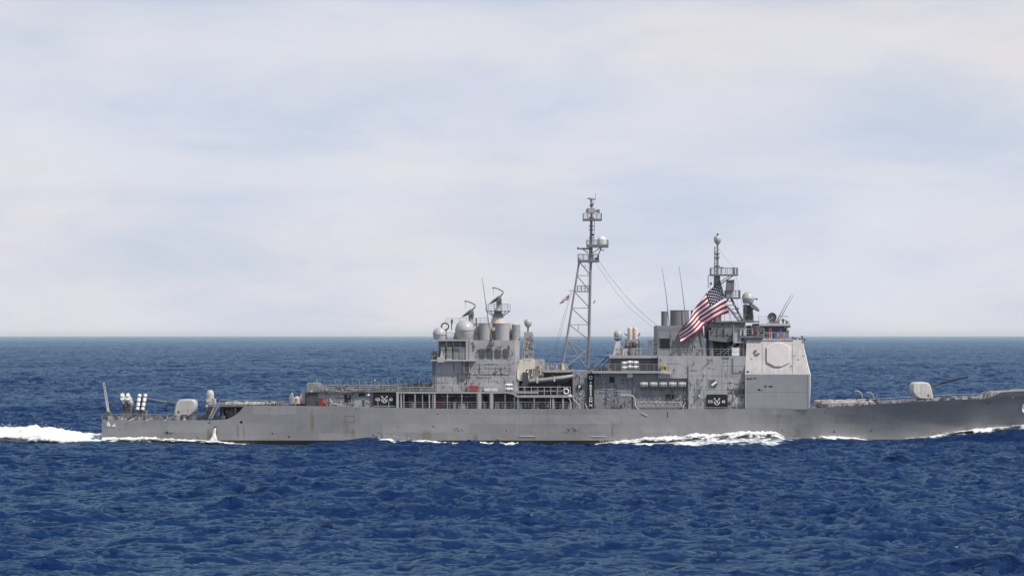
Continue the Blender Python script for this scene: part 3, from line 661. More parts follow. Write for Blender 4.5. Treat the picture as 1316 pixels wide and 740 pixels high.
for (a, b_) in (((176.6, 526.6), (179.6, 506.6)), ((183.2, 526.8), (187, 506.4))):
    for k in (0, 1):
        c = MB('white', 'dark'); p = P(a[0], a[1], 4.6+1.1*k); q = P(b_[0], b_[1], 5.8+1.1*k); canister(c, p, q, 0.30)
        for t in (0.2, 0.5, 0.8): m_ = p.lerp(q, t); c.mat('dark').tube(m_-(q-p).normalized()*0.09, m_+(q-p).normalized()*0.09, 0.36, n=14)
        c.build('canister', l2, smooth=40)

def gun(pts, base, barrel, sleeve, port, label, body='light', bm_='mid'):
    y0, y1 = YC-1.75, YC+1.75
    mb = MB(body); mb.pprism(pts, y0, y1, 0.13, ref=YC)
    t = mb.build('gun_turret', SHIP, smooth=38, label=label)
    m2 = MB('dark'); a = P(base[0], base[1], YC); b_ = P(base[2], base[3], YC); r = (b_.x-a.x)/2
    m2.lathe([(r, -0.4), (r, a.z-b_.z+0.2), (r*1.05, a.z-b_.z+0.25), (0, a.z-b_.z+0.3)], ((a.x+b_.x)/2, YC, b_.z), 28); m2.build('turret_base', t, smooth=40)
    m3 = MB('mid', 'light'); p0, p1 = [P(*q, YC) for q in barrel]; s1 = p0.lerp(p1, sleeve)
    m3.mat('dark').tube(p0-(p1-p0)*0.1, s1, 0.22, 0.18, 12); m3.mat(bm_).tube(s1, p1, 0.15, 0.12, 10); m3.tube(p1-(p1-p0)*0.02, p1+(p1-p0)*0.01, 0.155, n=10); m3.build('gun_barrel', t, smooth=40)
    m4 = MB('dark'); c = P(*port, y0+0.05); m4.box(c.x-0.16, c.x+0.16, y0-0.04, y0+0.3, c.z-0.18, c.z+0.18); m4.build('sight_port', t)
    m5 = MB('mid'); c = P(sum(p[0] for p in pts)/len(pts), sum(p[1] for p in pts)/len(pts), y0)
    m5.box(c.x-0.02, c.x+0.02, y0-0.012, y0+0.1, c.z-1.0, c.z+0.9); m5.box(c.x-0.9, c.x+0.8, y0-0.01, y0+0.1, c.z-0.62, c.z-0.58); m5.build('panel_seam', t)
    return t
gun([(224.7, 534.8), (225.2, 527), (226.2, 521.5), (228.3, 516.4), (232, 513.3), (237, 512.8), (246, 512.8), (250, 513.2), (252.3, 515.5), (253.1, 519), (252.6, 525), (250.6, 529.6), (248, 532.4), (244.8, 534.4), (240, 535)],
    (226.5, 535, 244.5, 539.6), ((227.5, 519.6), (189.4, 512.0)), 0.34, (229.5, 529), 'aft gun turret with its barrel pointing over the stern')
gun([(1170.2, 500), (1171, 493.2), (1173.6, 491.2), (1180, 490.8), (1187, 490.8), (1191, 491.6), (1193.8, 494.4), (1195.6, 500), (1197.6, 510), (1197, 512.6), (1190, 513), (1179.6, 512), (1174.4, 508.4), (1171.2, 504)],
    (1177.5, 512, 1194, 516.6), ((1195.4, 496.0), (1243, 484.4)), 0.24, (1193, 508), 'forward gun turret with its barrel raised over the bow', 'rim', 'black')
# close-in gun aft
mb = MB('pale', 'mid'); c = P(270.3, 539, 2.6)
mb.mat('mid').pbox(264.5, 277, 522, 538.6, 1.8, 3.6); mb.mat('pale').pprism([(264.8, 522), (265.2, 512.6), (276, 512.6), (276.5, 522)], 1.7, 3.5)
clutter(mb, 265, 276.5, 512, 534, 1.7, 34, 41, ('pale', 'mid', 'cream', 'dark')); mb.mat('dark').tube(P(266, 524.4, 2.2), P(262, 524.4, 2.2), 0.12); mb.mat('pale').pbox(264.4, 266.6, 519.5, 523, 1.4, 1.7)
cw = mb.build('close_in_gun', SHIP)
mb = MB('dome'); a = P(270.2, 514, 2.6); r = 0.66
mb.lathe([(0.6, 0), (0.66, 0.15), (r, 0.95), (r*0.97, 1.2), (r*0.82, 1.45), (r*0.5, 1.68), (0, 1.77)], a, 24); mb.build('radome', cw, smooth=60)

# ------------------------------------------------------------------ hangar deckhouse
mb = MB('haze')
mb.pbox(395, 510.5, 503, 524.8, 1.0, 15.8); mb.mat('low').pbox(394, 402, 492, 503, 2.6, 7.4); mb.mat('low').pprism([(395, 503), (396, 492.5), (406, 493), (410, 498), (422, 499.5), (430, 503)], 3.0, 13)
mb.mat('dark').pbox(393.8, 408, 504.5, 521.8, 0.7, 1.0)
mb.mat('mid').pbox(394, 512, 501.8, 503.8, 0.4, 1.6)
seams(mb, (418, 452, 466), (507,), 408, 480, 504, 522, 1.0)
clutter(mb, 408, 478, 505, 521, 1.0, 60, 51); clutter(mb, 396, 470, 500.5, 503.5, 0.4, 30, 52, ('mid', 'dark', 'cream', 'light'))
hg = mb.build('hangar_deckhouse', SHIP)
mb = MB('dark', 'haze'); mb.pbox(442.2, 451.4, 506.6, 516.8, 0.93, 1.02); 
for k in range(6): mb.mat('black').pbox(442.4, 451.2, 507.2+1.6*k, 508.0+1.6*k, 0.88, 0.95)
mb.mat('haze').pbox(441.4, 442.2, 506, 517, 0.86, 1.0).pbox(451.4, 452.2, 506, 517, 0.86, 1.0).pbox(441.4, 452.2, 505.4, 506.2, 0.86, 1.0); mb.build('vent_louvre', hg)
mb = MB('black', 'mid'); mb.pbox(461, 469, 505.4, 509.6, 0.94, 1.02).mat('mid').pbox(460.3, 469.7, 504.8, 505.4, 0.9, 1.0); mb.build('window', hg)
mb = MB('black', 'mid'); mb.pbox(465.5, 471.5, 513.4, 517.2, 0.94, 1.02).mat('mid').pbox(465, 472, 512.8, 513.4, 0.9, 1.0); mb.build('window', hg)
mb = MB('white'); a = P(473.6, 506, 0.8); mb.lathe([(0.32, -0.25), (0.2, 0.0), (0.05, 0.2), (0, 0.22)], a, 12); mb.build('floodlight', hg)
mb = MB('pale'); mb.path([P(424, 511.5, 0.7), P(425, 515.5, 0.7), P(427.5, 518.5, 0.7), P(432, 519.6, 0.7), P(441, 519.8, 0.7)], 0.09); mb.build('hose', hg)
mb = MB('haze'); mb.prail([(402, 502), (512, 502.6)], 0.9, h=1.0, step=1.6); mb.prail([(402, 502), (512, 502)], 14.5, h=1.0, step=2.2); mb.build('deck_rail', hg)
# stowed gear and safety nets over the hangar roof
rr = random.Random(14)
for i in range(150):
    mb = MB('mid', 'haze', 'dark', 'cream')
    a = rr.uniform(402, 556); y = rr.uniform(1.4, 12); h = rr.uniform(0.25, 1.0)*(1.35 if a > 500 else 1.0); w = rr.uniform(0.08, 0.55)
    mb.mat(rr.choice(['mid', 'dark', 'dark', 'mid', 'low', 'steel', 'haze'] + (['rust'] if a > 495 else []))); c = P(a, 503, y); zt = PZ(503, 1.0)
    if i % 2: mb.box(c.x-w, c.x+w, y, y+0.7, zt-0.02, zt+h); mb.mat('mid').box(c.x-w-.02, c.x+w+.02, y-.02, y+.72, zt+h*.7, zt+h*.8); mb.build('stowed_box', hg)
    else: mb.tube((c.x, y, zt), (c.x+rr.uniform(-.4, .4), y, zt+h*1.9), 0.04, n=5); mb.build('stanchion', hg)
mb = MB('mid', 'white', 'steel')
for px, py, t in [(481.6, 488.6, .1), (424, 491, .06), (446, 489, .05), (541.6, 489, .12), (519, 490.5, .05), (507, 492, .05), (533, 494, .05), (462, 491, .04)]: mb.mat('mid').tube(P(px, 503, 6), P(px, py, 6), t, n=6)
mb.mat('white').pbox(481, 482.4, 487.6, 488.8, 5.9, 6.2)
for a, y in ((449, 1.6), (447.4, 1.9), (472, 1.8), (497, 1.8), (452, 1.7)): mb.mat('white').pbox(a, a+1.8, 499.6-0.5*(a == 449), 500.8, y, y+0.4)
for i in range(9): mb.mat('steel').path([P(530+3*i, 503, 1.6), P(531+3*i, 497.5-(i % 3), 1.6), P(533+3*i, 503, 1.6)], 0.06, 5)
mb.build('roof_gear', hg)
mb = MB('mid', 'dark')
for k in range(96):
    a = 402+1.6*k; z0 = PZ(503, 1.2); z1 = z0+1.25+0.25*math.sin(k*.37); x0 = PX(a, 1.2); x1 = PX(a+3.2, 1.2); mb.mat('mid' if k % 3 else 'dark')
    mb.tube((x0, 1.2, z0), (x1, 1.2, z1), .018, n=4).tube((x1, 1.2, z0), (x0, 1.2, z1), .018, n=4)
    if k % 4 == 0: mb.tube((x0, 1.2, z0), (x0, 1.2, z1+.3), .035, n=5)
mb.build('safety_net', hg)
# red pieces
for px0, px1, py0, py1, y, lab in [(410.4, 414, 511.8, 521.6, 0.35, 'tall red hose rack on the deck edge beside the hangar'),
                                   (601, 614.6, 496, 502.6, 1.2, 'wide bright red locker behind the rail below the aft superstructure')]:
    mb = MB('red', 'dark'); mb.pbox(px0, px1, py0, py1, y, y+0.7); mb.pbox(px0-0.15, px1+0.15, py0-0.2, py0+0.6, y-0.06, y+0.76); mb.mat('dark').pbox((px0+px1)/2-0.1, (px0+px1)/2+0.1, py0+1, py1-0.4, y-0.03, y)
    if px0 < 420: mb.mat('red').pbox(414, 420, 514.2, 515.4, y, y+0.4).pbox(414, 419, 519, 521, y, y+0.5).tube(P(415, 516, y), P(420, 521, y), 0.1)
    o = mb.build('red_locker', origin=centre(mb)); tag(o, lab, 'locker')

# ------------------------------------------------------------------ gallery under the aft superstructure
mb = MB('dark'); mb.pbox(510.6, 738, 505, 525.2, 3.0, 13.5)  # recess shadow is put into this wall's dark colour
seams(mb, range(516, 736, 11), (), 510, 736, 505, 525, 3.0, 'mid'); clutter(mb, 512, 734, 507, 523, 3.0, 110, 61, ('mid', 'dark', 'haze', 'black', 'dark'))
for px in (520, 545, 580, 622, 672, 716): mb.mat('black').pbox(px, px+5, 509, 524.6, 2.94, 3.0)
mb.mat('pale').pbox(567, 585, 508.6, 509.6, 2.7, 3.0).pbox(588, 611, 508.6, 509.6, 2.7, 3.0).pbox(661, 684, 515.6, 516.6, 2.3, 2.5)
for px in (563.5, 568, 584, 590): mb.mat('red').pbox(px, px+4, 512, 522, 2.75, 3.0)
mb.mat('light')
for px in (663, 669, 675, 679): mb.pbox(px, px+1, 516, 524, 2.3, 2.5)
mb.mat('white').pbox(659, 661, 524, 525, 1, 1.5).pbox(690, 692.5, 523.8, 525, 1.2, 1.8).pbox(702.5, 705, 520.5, 523, 1.5, 2).pbox(712, 714.5, 522.2, 524, 1.5, 2)
gal = mb.build('gallery_bulkhead', SHIP)
mb = MB('haze', 'deck'); mb.pbox(509, 692, 503.4, 505.4, 0.1, 4.0); mb.mat('deck').pbox(509, 692, 503.2, 503.4, 0.2, 4.0)
mb.mat('haze').pbox(664, 738, 507.6, 510.6, 0.05, 4.0); mb.mat('deck').pbox(664, 736, 507.4, 507.6, 0.2, 4.0)
mb.mat('haze').pprism([(640, 505.4), (652, 505.4), (660, 507), (664, 511), (664, 505)], 0.1, 0.35); mb.mat('white').pbox(730.6, 734.4, 506.6, 509.8, 0.0, 0.5)
gd = mb.build('gallery_deck', SHIP)
rr = random.Random(77)
for i in range(64):
    px = rr.uniform(512, 732); y = rr.uniform(0.7, 2.4); w = rr.uniform(.08, .4); h = rr.uniform(.25, 1.25); zf = PZ(525.2, 0.3); x = PX(px, y); mb = MB(rr.choice(['mid', 'low', 'haze', 'dark', 'low', 'pale']), 'mid')
    if i % 3: mb.box(x-w, x+w, y, y+.5, zf-.15, zf+h); mb.mat('mid').box(x-w-.02, x+w+.02, y-.02, y+.52, zf+h*.75, zf+h*.84); mb.build('stowed_box', gd)
    else: mb.tube((x, y, zf-.15), (x+rr.uniform(-.1, .1), y, zf+h*1.9), .05, n=6).tube((x-.2, y, zf+h), (x+.2, y, zf+h), .04, n=6); mb.build('stanchion', gd)
for px, m, r in [(511, 'haze', .22), (515.5, 'haze', .12), (519, 'wall', .1), (533.4, 'wall', .12), (543, 'haze', .05), (551.8, 'haze', .1), (556.4, 'mid', .14), (558.8, 'haze', .13), (575, 'wall', .09), (593.5, 'wall', .09), (613.2, 'haze', .12), (616, 'haze', .26), (618, 'haze', .1), (630, 'haze', .16), (632, 'haze', .26), (649.2, 'wall', .07), (661, 'mid', .09), (665.6, 'wall', .12), (686.5, 'wall', .1), (707.5, 'haze', .08), (711, 'haze', .15), (723.6, 'haze', .12)]:
    mb = MB(m); top = 505.4 if px < 664 else 510.6; a = P(px, 525.6 if r < 0.2 else 527.5, 0.25); b_ = P(px, top, 0.25)
    mb.box(a.x-r, a.x+r, 0.02 if r > .2 else 0.2, 0.4, a.z, b_.z); mb.build('post', gd)
mb = MB('light'); mb.path([P(731, 511, 0.2), P(733, 515, 0.2), P(733.5, 525.5, 0.2)], 0.1); mb.tube(P(735, 511, 0.3), P(745, 521, 0.3), 0.09); mb.tube(P(745, 521, 0.3), P(745, 525.5, 0.3), 0.09); mb.path([P(752, 518, 0.6), P(755, 525.4, 0.4)], 0.08); mb.build('davit_strut', gd)
mb = MB('haze'); mb.prail([(511, 525), (735, 525.4)], 0.3, h=1.15, step=3.0, wires=3, wr=0.022, r=0.03); mb.build('deck_rail', gd)
mb = MB('light'); mb.prail([(556, 503.4), (664, 503.4)], 0.35, h=1.1, step=1.9); mb.prail([(512, 503.4), (556, 503.4)], 0.35, h=0.8, step=2.2); mb.build('deck_rail', gd)
mb = MB('light'); mb.prail([(666, 507.4), (733, 507.4)], 0.3, h=1.35, step=1.05, wires=2, r=0.05, wr=0.03); mb.build('deck_rail', gd)

# ------------------------------------------------------------------ aft superstructure
mb = MB('haze')
zA, zB, zC = PZ(503.3, 2.2), PZ(463, 2.2), PZ(437, 2.2)
x0, x1 = PX(561, 2.2), PX(662, 2.2)
mb.loft([[(x0, 2.2, z), (x1, 2.2, z), (x1+0.75, 3.1, z), (x1+0.75, 13.6, z), (x0, 13.6, z)] for z in (zA, zB)])
x0u = PX(603, 2.2)
mb.loft([[(x0u, 2.2, z), (x1, 2.2, z), (x1+0.75, 3.1, z), (x1+0.75, 13.6, z), (x0u, 13.6, z)] for z in (zB, zC)])
mb.mat('mid').pbox(563.5, 603.2, 437.4, 463, 4.0, 13)
mb.mat('haze').pbox(562, 604, 436, 438.2, 2.4, 14)                       # roof edge
mb.mat('light').pbox(566.5, 572, 445.8, 462, 3.2, 3.95).pbox(574, 581, 445.8, 462, 3.2, 3.95).pbox(583, 598, 445.8, 462, 3.3, 3.95)
mb.mat('mid').pbox(566.5, 572, 449, 460, 3.14, 3.2).pbox(574, 581, 449, 460, 3.14, 3.2).pbox(583.5, 590, 448, 461, 3.24, 3.3)
mb.mat('haze').pbox(598.6, 603, 438, 463, 2.3, 4)
mb.mat('haze').pbox(596, 604, 463, 479, 1.4, 2.2); mb.mat('dark').pbox(597, 603, 465, 478, 1.36, 1.4)
seams(mb, (567, 594, 628, 653), (481,), 563, 653, 465, 502, 2.2); seams(mb, (664,), (468.5, 474), 608, 660, 464, 500, 2.2, 'mid')
mb.mat('dark').pbox(608, 654, 480.8, 481.6, 2.15, 2.22)
clutter(mb, 564, 662, 465, 501, 2.2, 75, 71); clutter(mb, 606, 660, 438, 462, 2.2, 26, 72); clutter(mb, 565, 602, 440, 461, 3.9, 30, 73, ('light', 'mid', 'dark', 'cream'))
mb.mat('mid').pbox(629.5, 633, 440, 443.6, 1.7, 2.2)
aft = mb.build('aft_superstructure', SHIP)
mb = MB('light', 'deck'); mb.pbox(554, 612, 462.2, 463.8, 0.9, 4.2); mb.mat('pale').pbox(562, 571, 459, 465.4, 0.8, 1.6).mat('light').pprism([(565.4, 459), (567.4, 450), (570.6, 459)], 1, 1.6); bal = mb.build('balcony', aft)
mb = MB('light'); mb.prail([(571, 462.2), (612, 462.2)], 1.0, h=1.05, step=1.15); mb.build('deck_rail', bal)
mb = MB('light'); mb.prail([(573, 437), (600, 437)], 2.5, h=0, step=9, wires=1); mb.prail([(574, 446), (600, 446)], 3.0, h=1.15, step=1.2, wires=2, r=.045); mb.build('deck_rail', aft)
mb = MB('mid', 'dark')                    # tank stand on the aft corner
for px in (556.4, 559): mb.tube(P(px, 503, 2), P(px, 460, 2), 0.16, n=8)
mb.mat('dark').pbox(554.6, 562, 451.5, 461, 1.7, 3.2); mb.mat('mid').tube(P(558, 451.5, 2.2), P(558, 449, 2.2), 0.2); clutter(mb, 555, 562, 452, 462, 1.7, 10, 74, ('mid', 'haze', 'dark')); mb.build('sensor_stand', aft)
for px in (615.4, 625, 635.6, 646):
    mb = MB('mid', 'glass')
    def rr_pts(x0, x1, p0, p1, c=1.6): return [(x0+c, p0), (x1-c, p0), (x1, p0+c), (x1, p1-c), (x1-c, p1), (x0+c, p1), (x0, p1-c), (x0, p0+c)]
    mb.pprism(rr_pts(px, px+8.6, 447.8, 460.4), 2.12, 2.25); mb.mat('dark').pprism(rr_pts(px+0.6, px+8, 448.6, 459.6), 2.09, 2.12)
    for k in range(6): mb.mat('mid').pbox(px+0.9, px+7.8, 449.4+1.7*k, 450.0+1.7*k, 2.06, 2.09)
    mb.build('vent_grille', aft)
def dome(parent, px, py, rpx, y, base_py, m='dome', skirt=None, rim=True, wf=1.0):
    c = P(px, py, y); r = rpx/S*(CAM_D+y)/CAM_D; zb = PZ(base_py, y)-c.z
    mb = MB(m)
    prof = [(r*0.82*wf, zb), (r*0.86*wf, zb+0.05), (r*0.97, -0.12*r)] + [(r*math.cos(R(a)), r*math.sin(R(a))) for a in (0, 12, 25, 38, 50, 62, 74, 84)] + [(0, r)]
    mb.lathe(prof, c, 32)
    if rim: mb.mat(m); mb.lathe([(r*1.0, -0.12), (r*1.035, -0.10), (r*1.035, 0.02), (r*1.0, 0.04)], c, 32)
    return mb.build('radome', parent, smooth=50)
dome(aft, 564.8, 429, 8.6, 3.6, 437, wf=0.96); dome(aft, 597.5, 423.6, 12.6, 4.4, 436, wf=0.97)
mb = MB('dome'); mb.pbox(556.8, 573, 436.6, 438.4, 2.6, 4.6); mb.build('radome_base', aft)
mb = MB('pale', 'haze'); q = [P(585, 437, 6), P(668, 437, 6)]
zt = PZ(415, 6); zb = PZ(437, 6)
mb.loft([[(PX(582, 6), 5.8, zb), (PX(668, 6), 5.8, zb), (PX(668, 6), 12, zb), (PX(582, 6), 12, zb)], [(PX(587, 6), 6.8, zt), (PX(660, 6), 6.8, zt), (PX(660, 6), 11, zt), (PX(587, 6), 11, zt)]])
clutter(mb, 586, 662, 416, 436, 6.0, 40, 75, ('pale', 'haze', 'mid', 'dark', 'pink')); up = mb.build('director_house', aft)
mb = MB('mid'); mb.prail([(573, 417.5), (626, 416.5)], 6.6, h=1.1, step=1.15); mb.prail([(574, 436), (586, 436)], 6.6, h=1.1, step=1.2); mb.tube(P(580.4, 424, 6), P(580.4, 411, 6), 0.09); mb.mat('dark').pbox(579.4, 581.6, 410.6, 415, 5.9, 6.4); mb.tube(P(612, 420, 6), P(612, 409, 6), .12); mb.build('deck_rail', aft)
mb = MB('dark')      # ring antenna
c = P(572, 419.4, 5); mb.path([c+Vector((0.62*math.cos(a), 0.1*math.sin(2*a), 0.58*math.sin(a))) for a in np.linspace(0, 2*math.pi, 22)], 0.13, 8); mb.mat('mid').tube(P(573, 423, 5), P(574, 436, 5), 0.12); mb.build('ring_antenna', aft, smooth=60)
def stack(parent, px0, px1, py0, py1, y, name='exhaust_stack', m='haze'):
    a = P(px0, py1, y); b_ = P(px1, py0, y); r = (b_.x-a.x)/2; c = ((a.x+b_.x)/2, y+r, a.z); h = b_.z-a.z
    mb = MB(m, 'black'); mb.lathe([(r, 0), (r, h*0.96), (r*1.03, h*0.965), (r*1.03, h), (r*0.9, h), (r*0.88, h-0.8), (0, h-0.85)], c, 28)
    return mb.build(name, parent, smooth=40)
stack(aft, 615.4, 632.8, 415.2, 436.8, 4.6); stack(aft, 636.4, 654.6, 415.6, 437, 3.6); stack(aft, 658, 668.6, 417.2, 437, 4.4)
def illuminator(parent, px, py, base_py, y, base_r=0.45, name='radar_director', s=1.0):
    """tilted dish with a hooked feed arm"""
    mb = MB('haze'); b_ = P(px, base_py, y); t = P(px, py, y)
    mb.lathe([(base_r*1.3, 0), (base_r, 0.3), (base_r*0.75, t.z-b_.z-0.2), (base_r*0.85, t.z-b_.z), (0, t.z-b_.z+0.1)], b_, 16)
    mb.mat('mid').box(t.x-0.45*s, t.x+0.5*s, y-0.5, y+0.5, t.z-0.55, t.z+0.45); mb.tube((t.x+0.3, y-0.8, t.z), (t.x+0.3, y+0.8, t.z), 0.22)
    o = mb.build(name, parent, smooth=35)
    d = MB('mid', 'dark'); ax = Vector((-0.62, -0.1, 0.78)).normalized(); q = ax.to_track_quat('Z', 'Y'); c = t+Vector((-0.55*s, -0.2, -0.05))
    d.lathe([(0, -0.12), (0.6*s, 0.02), (1.12*s, 0.30), (1.15*s, 0.33), (1.08*s, 0.33), (0.6*s, 0.1), (0, 0.0)], c, 24, q); d.build('dish', o, smooth=50)
    a = MB('mid'); f = lambda u, v: Vector((t.x+u*s, y-0.2, t.z+v*s))
    a.path([f(0.1, 0.4), f(0.45, 0.95), f(0.72, 1.25), f(0.78, 1.5), f(0.4, 1.8), f(-0.15, 2.05), f(-0.65, 2.2), f(-0.95, 2.25), f(-1.1, 2.1)], [.14, .13, .12, .12, .11, .1, .1, .1, .16], 8)
    a.tube(f(-0.95, 2.2), f(-0.9, 1.0), 0.025); a.build('feed_arm', o, smooth=60)
    return o
illuminator(aft, 605.2, 403.6, 418, 7.4); illuminator(aft, 641, 386.4, 408.6, 7.4, 0.5)
mb = MB('pink', 'haze', 'mid'); b_ = P(640, 415.5, 7.4); mb.lathe([(1.25, 0), (1.1, 0.95), (0, 1.0)], b_, 24); mb.mat('haze').lathe([(1.0, 0.95), (0.55, 2.2), (0.45, 2.6), (0, 2.6)], b_, 20)
for k in range(6):
    a = k*math.pi/3+0.2; mb.mat('mid').tube(b_+Vector((0.8*math.cos(a), 0.8*math.sin(a), 1.2)), b_+Vector((2.1*math.cos(a), 1.9*math.sin(a), 2.15)), 0.08)
mb.mat('mid').lathe([(0.7, 2.1), (2.1, 2.1), (2.1, 2.2), (0.7, 2.2)], b_, 20); mb.build('director_pedestal', aft, smooth=40)
mb = MB('mid'); pts = [b_+Vector((2.1*math.cos(a), 2.0*math.sin(a), 2.2)) for a in np.linspace(0, 2*math.pi, 11)]; mb.rail(pts, h=1.1, step=1.3); mb.build('deck_rail', aft)
mb = MB('mid'); mb.path([P(632.4, 438, 2.0), P(628.5, 417, 2.2), P(624.6, 392, 2.3), P(619.6, 356.5, 2.5)], [.1, .09, .07, .035]); mb.mat('mid').pbox(630, 634.6, 438.4, 443, 1.5, 2.2); mb.build('whip_antenna', aft)
mb = MB('haze', 'mid'); mb.pbox(671, 686, 437, 465, 3.6, 6.4); mb.pbox(673.4, 684.4, 426.6, 437, 3.8, 6.2); clutter(mb, 672, 686, 428, 464, 3.6, 34, 81, ('haze', 'mid', 'dark', 'light')); ladder(mb, 683, 428, 464, 3.4)
mb.mat('mid').tube(P(678.6, 427, 4.6), P(678.6, 419, 4.6), 0.15); tw = mb.build('sensor_tower', SHIP)
mb = MB('dome'); c = P(678.6, 414.8, 4.6); mb.lathe([(0.25, -0.75), (0.5, -0.55), (0.64, -0.2), (0.68, 0.1), (0.6, 0.42), (0.4, 0.62), (0, 0.72)], c, 24); mb.build('radome', tw, smooth=60)
mb = MB('mid'); mb.prail([(668, 462), (690, 462)], 2.4, h=1.1, step=1.0); mb.build('deck_rail', tw)

# deck area around the boat
mb = MB('mid', 'haze', 'dark'); mb.pbox(664, 736, 478, 507.4, 5.0, 13); mb.mat('dark').pbox(690, 736, 489, 507.4, 4.6, 5.0); mb.mat('haze').pbox(664, 700, 462, 478, 5.2, 12); mb.mat('haze').pbox(690, 738, 475.2, 478.4, 3.2, 13)
mb.mat('haze').pprism([(700, 478), (708, 473.5), (728, 476), (736, 478)], 6, 9)
clutter(mb, 690, 735, 478, 489, 5.0, 60, 91, ('haze', 'mid', 'dark', 'steel', 'pale')); clutter(mb, 690, 735, 490, 507, 4.6, 30, 92, ('mid', 'dark', 'black', 'blue'))
rr = random.Random(92)
for i in range(40):
    a = rr.uniform(690, 733); y = rr.uniform(3.4, 6.5); mb.mat(rr.choice(['mid', 'dark', 'steel', 'haze', 'cream', 'pale'])); hgt = rr.uniform(2, 8); mb.pbox(a, a+rr.uniform(0.8, 3), 475.2-hgt, 475.4, y, y+0.6)
mid0 = mb.build('boat_deckhouse', SHIP)
mb = MB('light'); mb.prail([(688, 475.2), (722, 475.2)], 3.3, h=1.1, step=1.0); mb.build('deck_rail', mid0)
# canvas-covered gear stack forward of the aft superstructure
mb = MB('cream', 'pale', 'steel', 'mid')
mb.pprism([(664.5, 490), (664.5, 471), (667, 463), (674, 460.6), (684, 461), (688, 464), (688, 474), (676, 475), (675, 490)], 2.6, 5.0, 0.06)
mb.mat('steel').pprism([(676, 496), (676, 475), (690, 468), (697, 472), (699, 486), (694, 496)], 3.0, 5.0, 0.08)
clutter(mb, 665, 698, 464, 497, 2.75, 75, 95, ('pink', 'pale', 'mid', 'steel', 'dark', 'cream'))
mb.mat('dark').pprism([(671, 506), (672, 478), (679, 478), (680, 506)], 2.3, 2.9, 0.05); mb.mat('white').pbox(664.6, 667, 476, 487, 2.3, 2.7).tube(P(677.6, 476, 2.4), P(679, 486, 2.4), 0.1)
mb.build('canvas_cover', mid0, smooth=30)

# inflatable boat on its cradle
B0 = P(708, 491, 1.6); boat = empty('inflatable_boat', B0)
tag(boat, 'grey inflatable boat slung on the boat deck just aft of the lattice mast', 'boat')
def bp(px, py, y): return P(px, py, y)
mb = MB('rubber')
mb.path([bp(680, 489.6, 0.75), bp(688, 488.9, 0.6), bp(700, 487.8, 0.55), bp(715, 486.2, 0.55), bp(726, 484.6, 0.7), bp(733, 483.2, 1.2), bp(736, 482.6, 1.7), bp(733, 483.2, 2.3), bp(724, 484.8, 2.7), bp(700, 487.8, 2.8), bp(680, 489.6, 2.7)], [.30, .32, .33, .33, .32, .28, .26, .28, .32, .33, .30], 12)
mb.build('buoyancy_tube', boat, smooth=60)
mb = MB('dark'); 
secs_ = []
for px, pk, w, pt in [(681, 497, 0.8, 490), (700, 496.6, 0.95, 489), (718, 494.6, 0.9, 487), (730, 490, 0.5, 485), (735, 485, 0.15, 483.5)]:
    secs_.append([bp(px, pt, 1.65-w), bp(px, pk, 1.65), bp(px, pt, 1.65+w), bp(px, pt-1, 1.65)])
mb.loft(secs_); mb.build('boat_hull', boat)
mb = MB('cream', 'dark'); mb.pbox(689.5, 691.6, 484.9, 492, 0.18, 0.35).pbox(711.5, 713.4, 483.2, 490, 0.18, 0.35).mat('dark').pbox(692, 699, 482, 488, 1.3, 2.0); mb.build('lashing_strap', boat)
mb = MB('dark', 'mid'); mb.pprism([(684, 507.4), (686, 497), (690, 497), (692, 507.4)], 1.0, 2.4).pprism([(714, 507.4), (716, 494), (720, 494), (722, 507.4)], 1.0, 2.4); mb.mat('mid').pbox(683, 724, 501, 503, 1.3, 2.1); mb.build('boat_cradle', mid0)
mb = MB('white', 'light'); c = P(727.6, 502.6, 0.15); mb.path([c+Vector((0.42*math.cos(a), 0, 0.42*math.sin(a))) for a in np.linspace(0, 2*math.pi, 20)], 0.11, 8)
o = mb.build('life_ring', origin=centre(mb), smooth=60); tag(o, 'white life ring hanging on the rail below the bow of the inflatable boat', 'life ring')

# ------------------------------------------------------------------ lattice mast
yL0, yL1 = 5.2, 11.6
mb = MB('haze')
lm = empty('lattice_mast', P(745, 478, YC)); lm.parent = SHIP; lm.location = WLOC[lm.name]-WLOC[SHIP.name]
def legpt(side, py, y): 
    t = (py-330)/(476-330)
    if side == 'L': px = 745.4+(722-745.4)*t; yy = YC+(y-YC)*(0.25+0.75*t)
    else: px = 759.4+(756-759.4)*t; yy = YC+(y-YC)*(0.2+0.35*t)
    return P(px, py, yy)
for side, y, r in (('L', yL0, .2), ('L', yL1, .2), ('R', yL0, .26), ('R', yL1, .26)):
    mb = MB('low'); mb.tube(legpt(side, 477, y), legpt(side, 332, y), r, r*0.85, 10); mb.build('mast_leg', lm, smooth=50)
hs = [354, 374.6, 395.7, 417, 436.4]
mb = MB('low')
lv = [336] + hs + [456, 476]
for y in (yL0, yL1):
    for p in hs: mb.tube(legpt('L', p, y), legpt('R', p, y), 0.075, n=6)
    for a, b_ in zip(lv[:-2], lv[1:-1]): mb.tube(legpt('L', a, y), legpt('R', b_, y), 0.09, n=6)
    mb.tube(legpt('L', 436.4, y), legpt('R', 476, y), 0.12, n=6); mb.tube(legpt('L', 476, y), legpt('R', 448, y), 0.12, n=6); mb.tube(legpt('L', 458, y), legpt('R', 458, y), 0.06, n=6)
for s_ in 'LR':
    for p in hs + [346]: mb.tube(legpt(s_, p, yL0), legpt(s_, p, yL1), 0.075, n=6)
    for a, b_ in zip(lv[:-2], lv[1:-1]): mb.tube(legpt(s_, a, yL0), legpt(s_, b_, yL1), 0.06, n=6)
for p0, p1, px in ((417, 424, 743.4), (436.4, 445, 743), (340, 346, 752)): mb.tube(P(px, p0, 7.2), P(px, p1, 7.2), 0.06, n=5)
mb.build('mast_brace', lm)
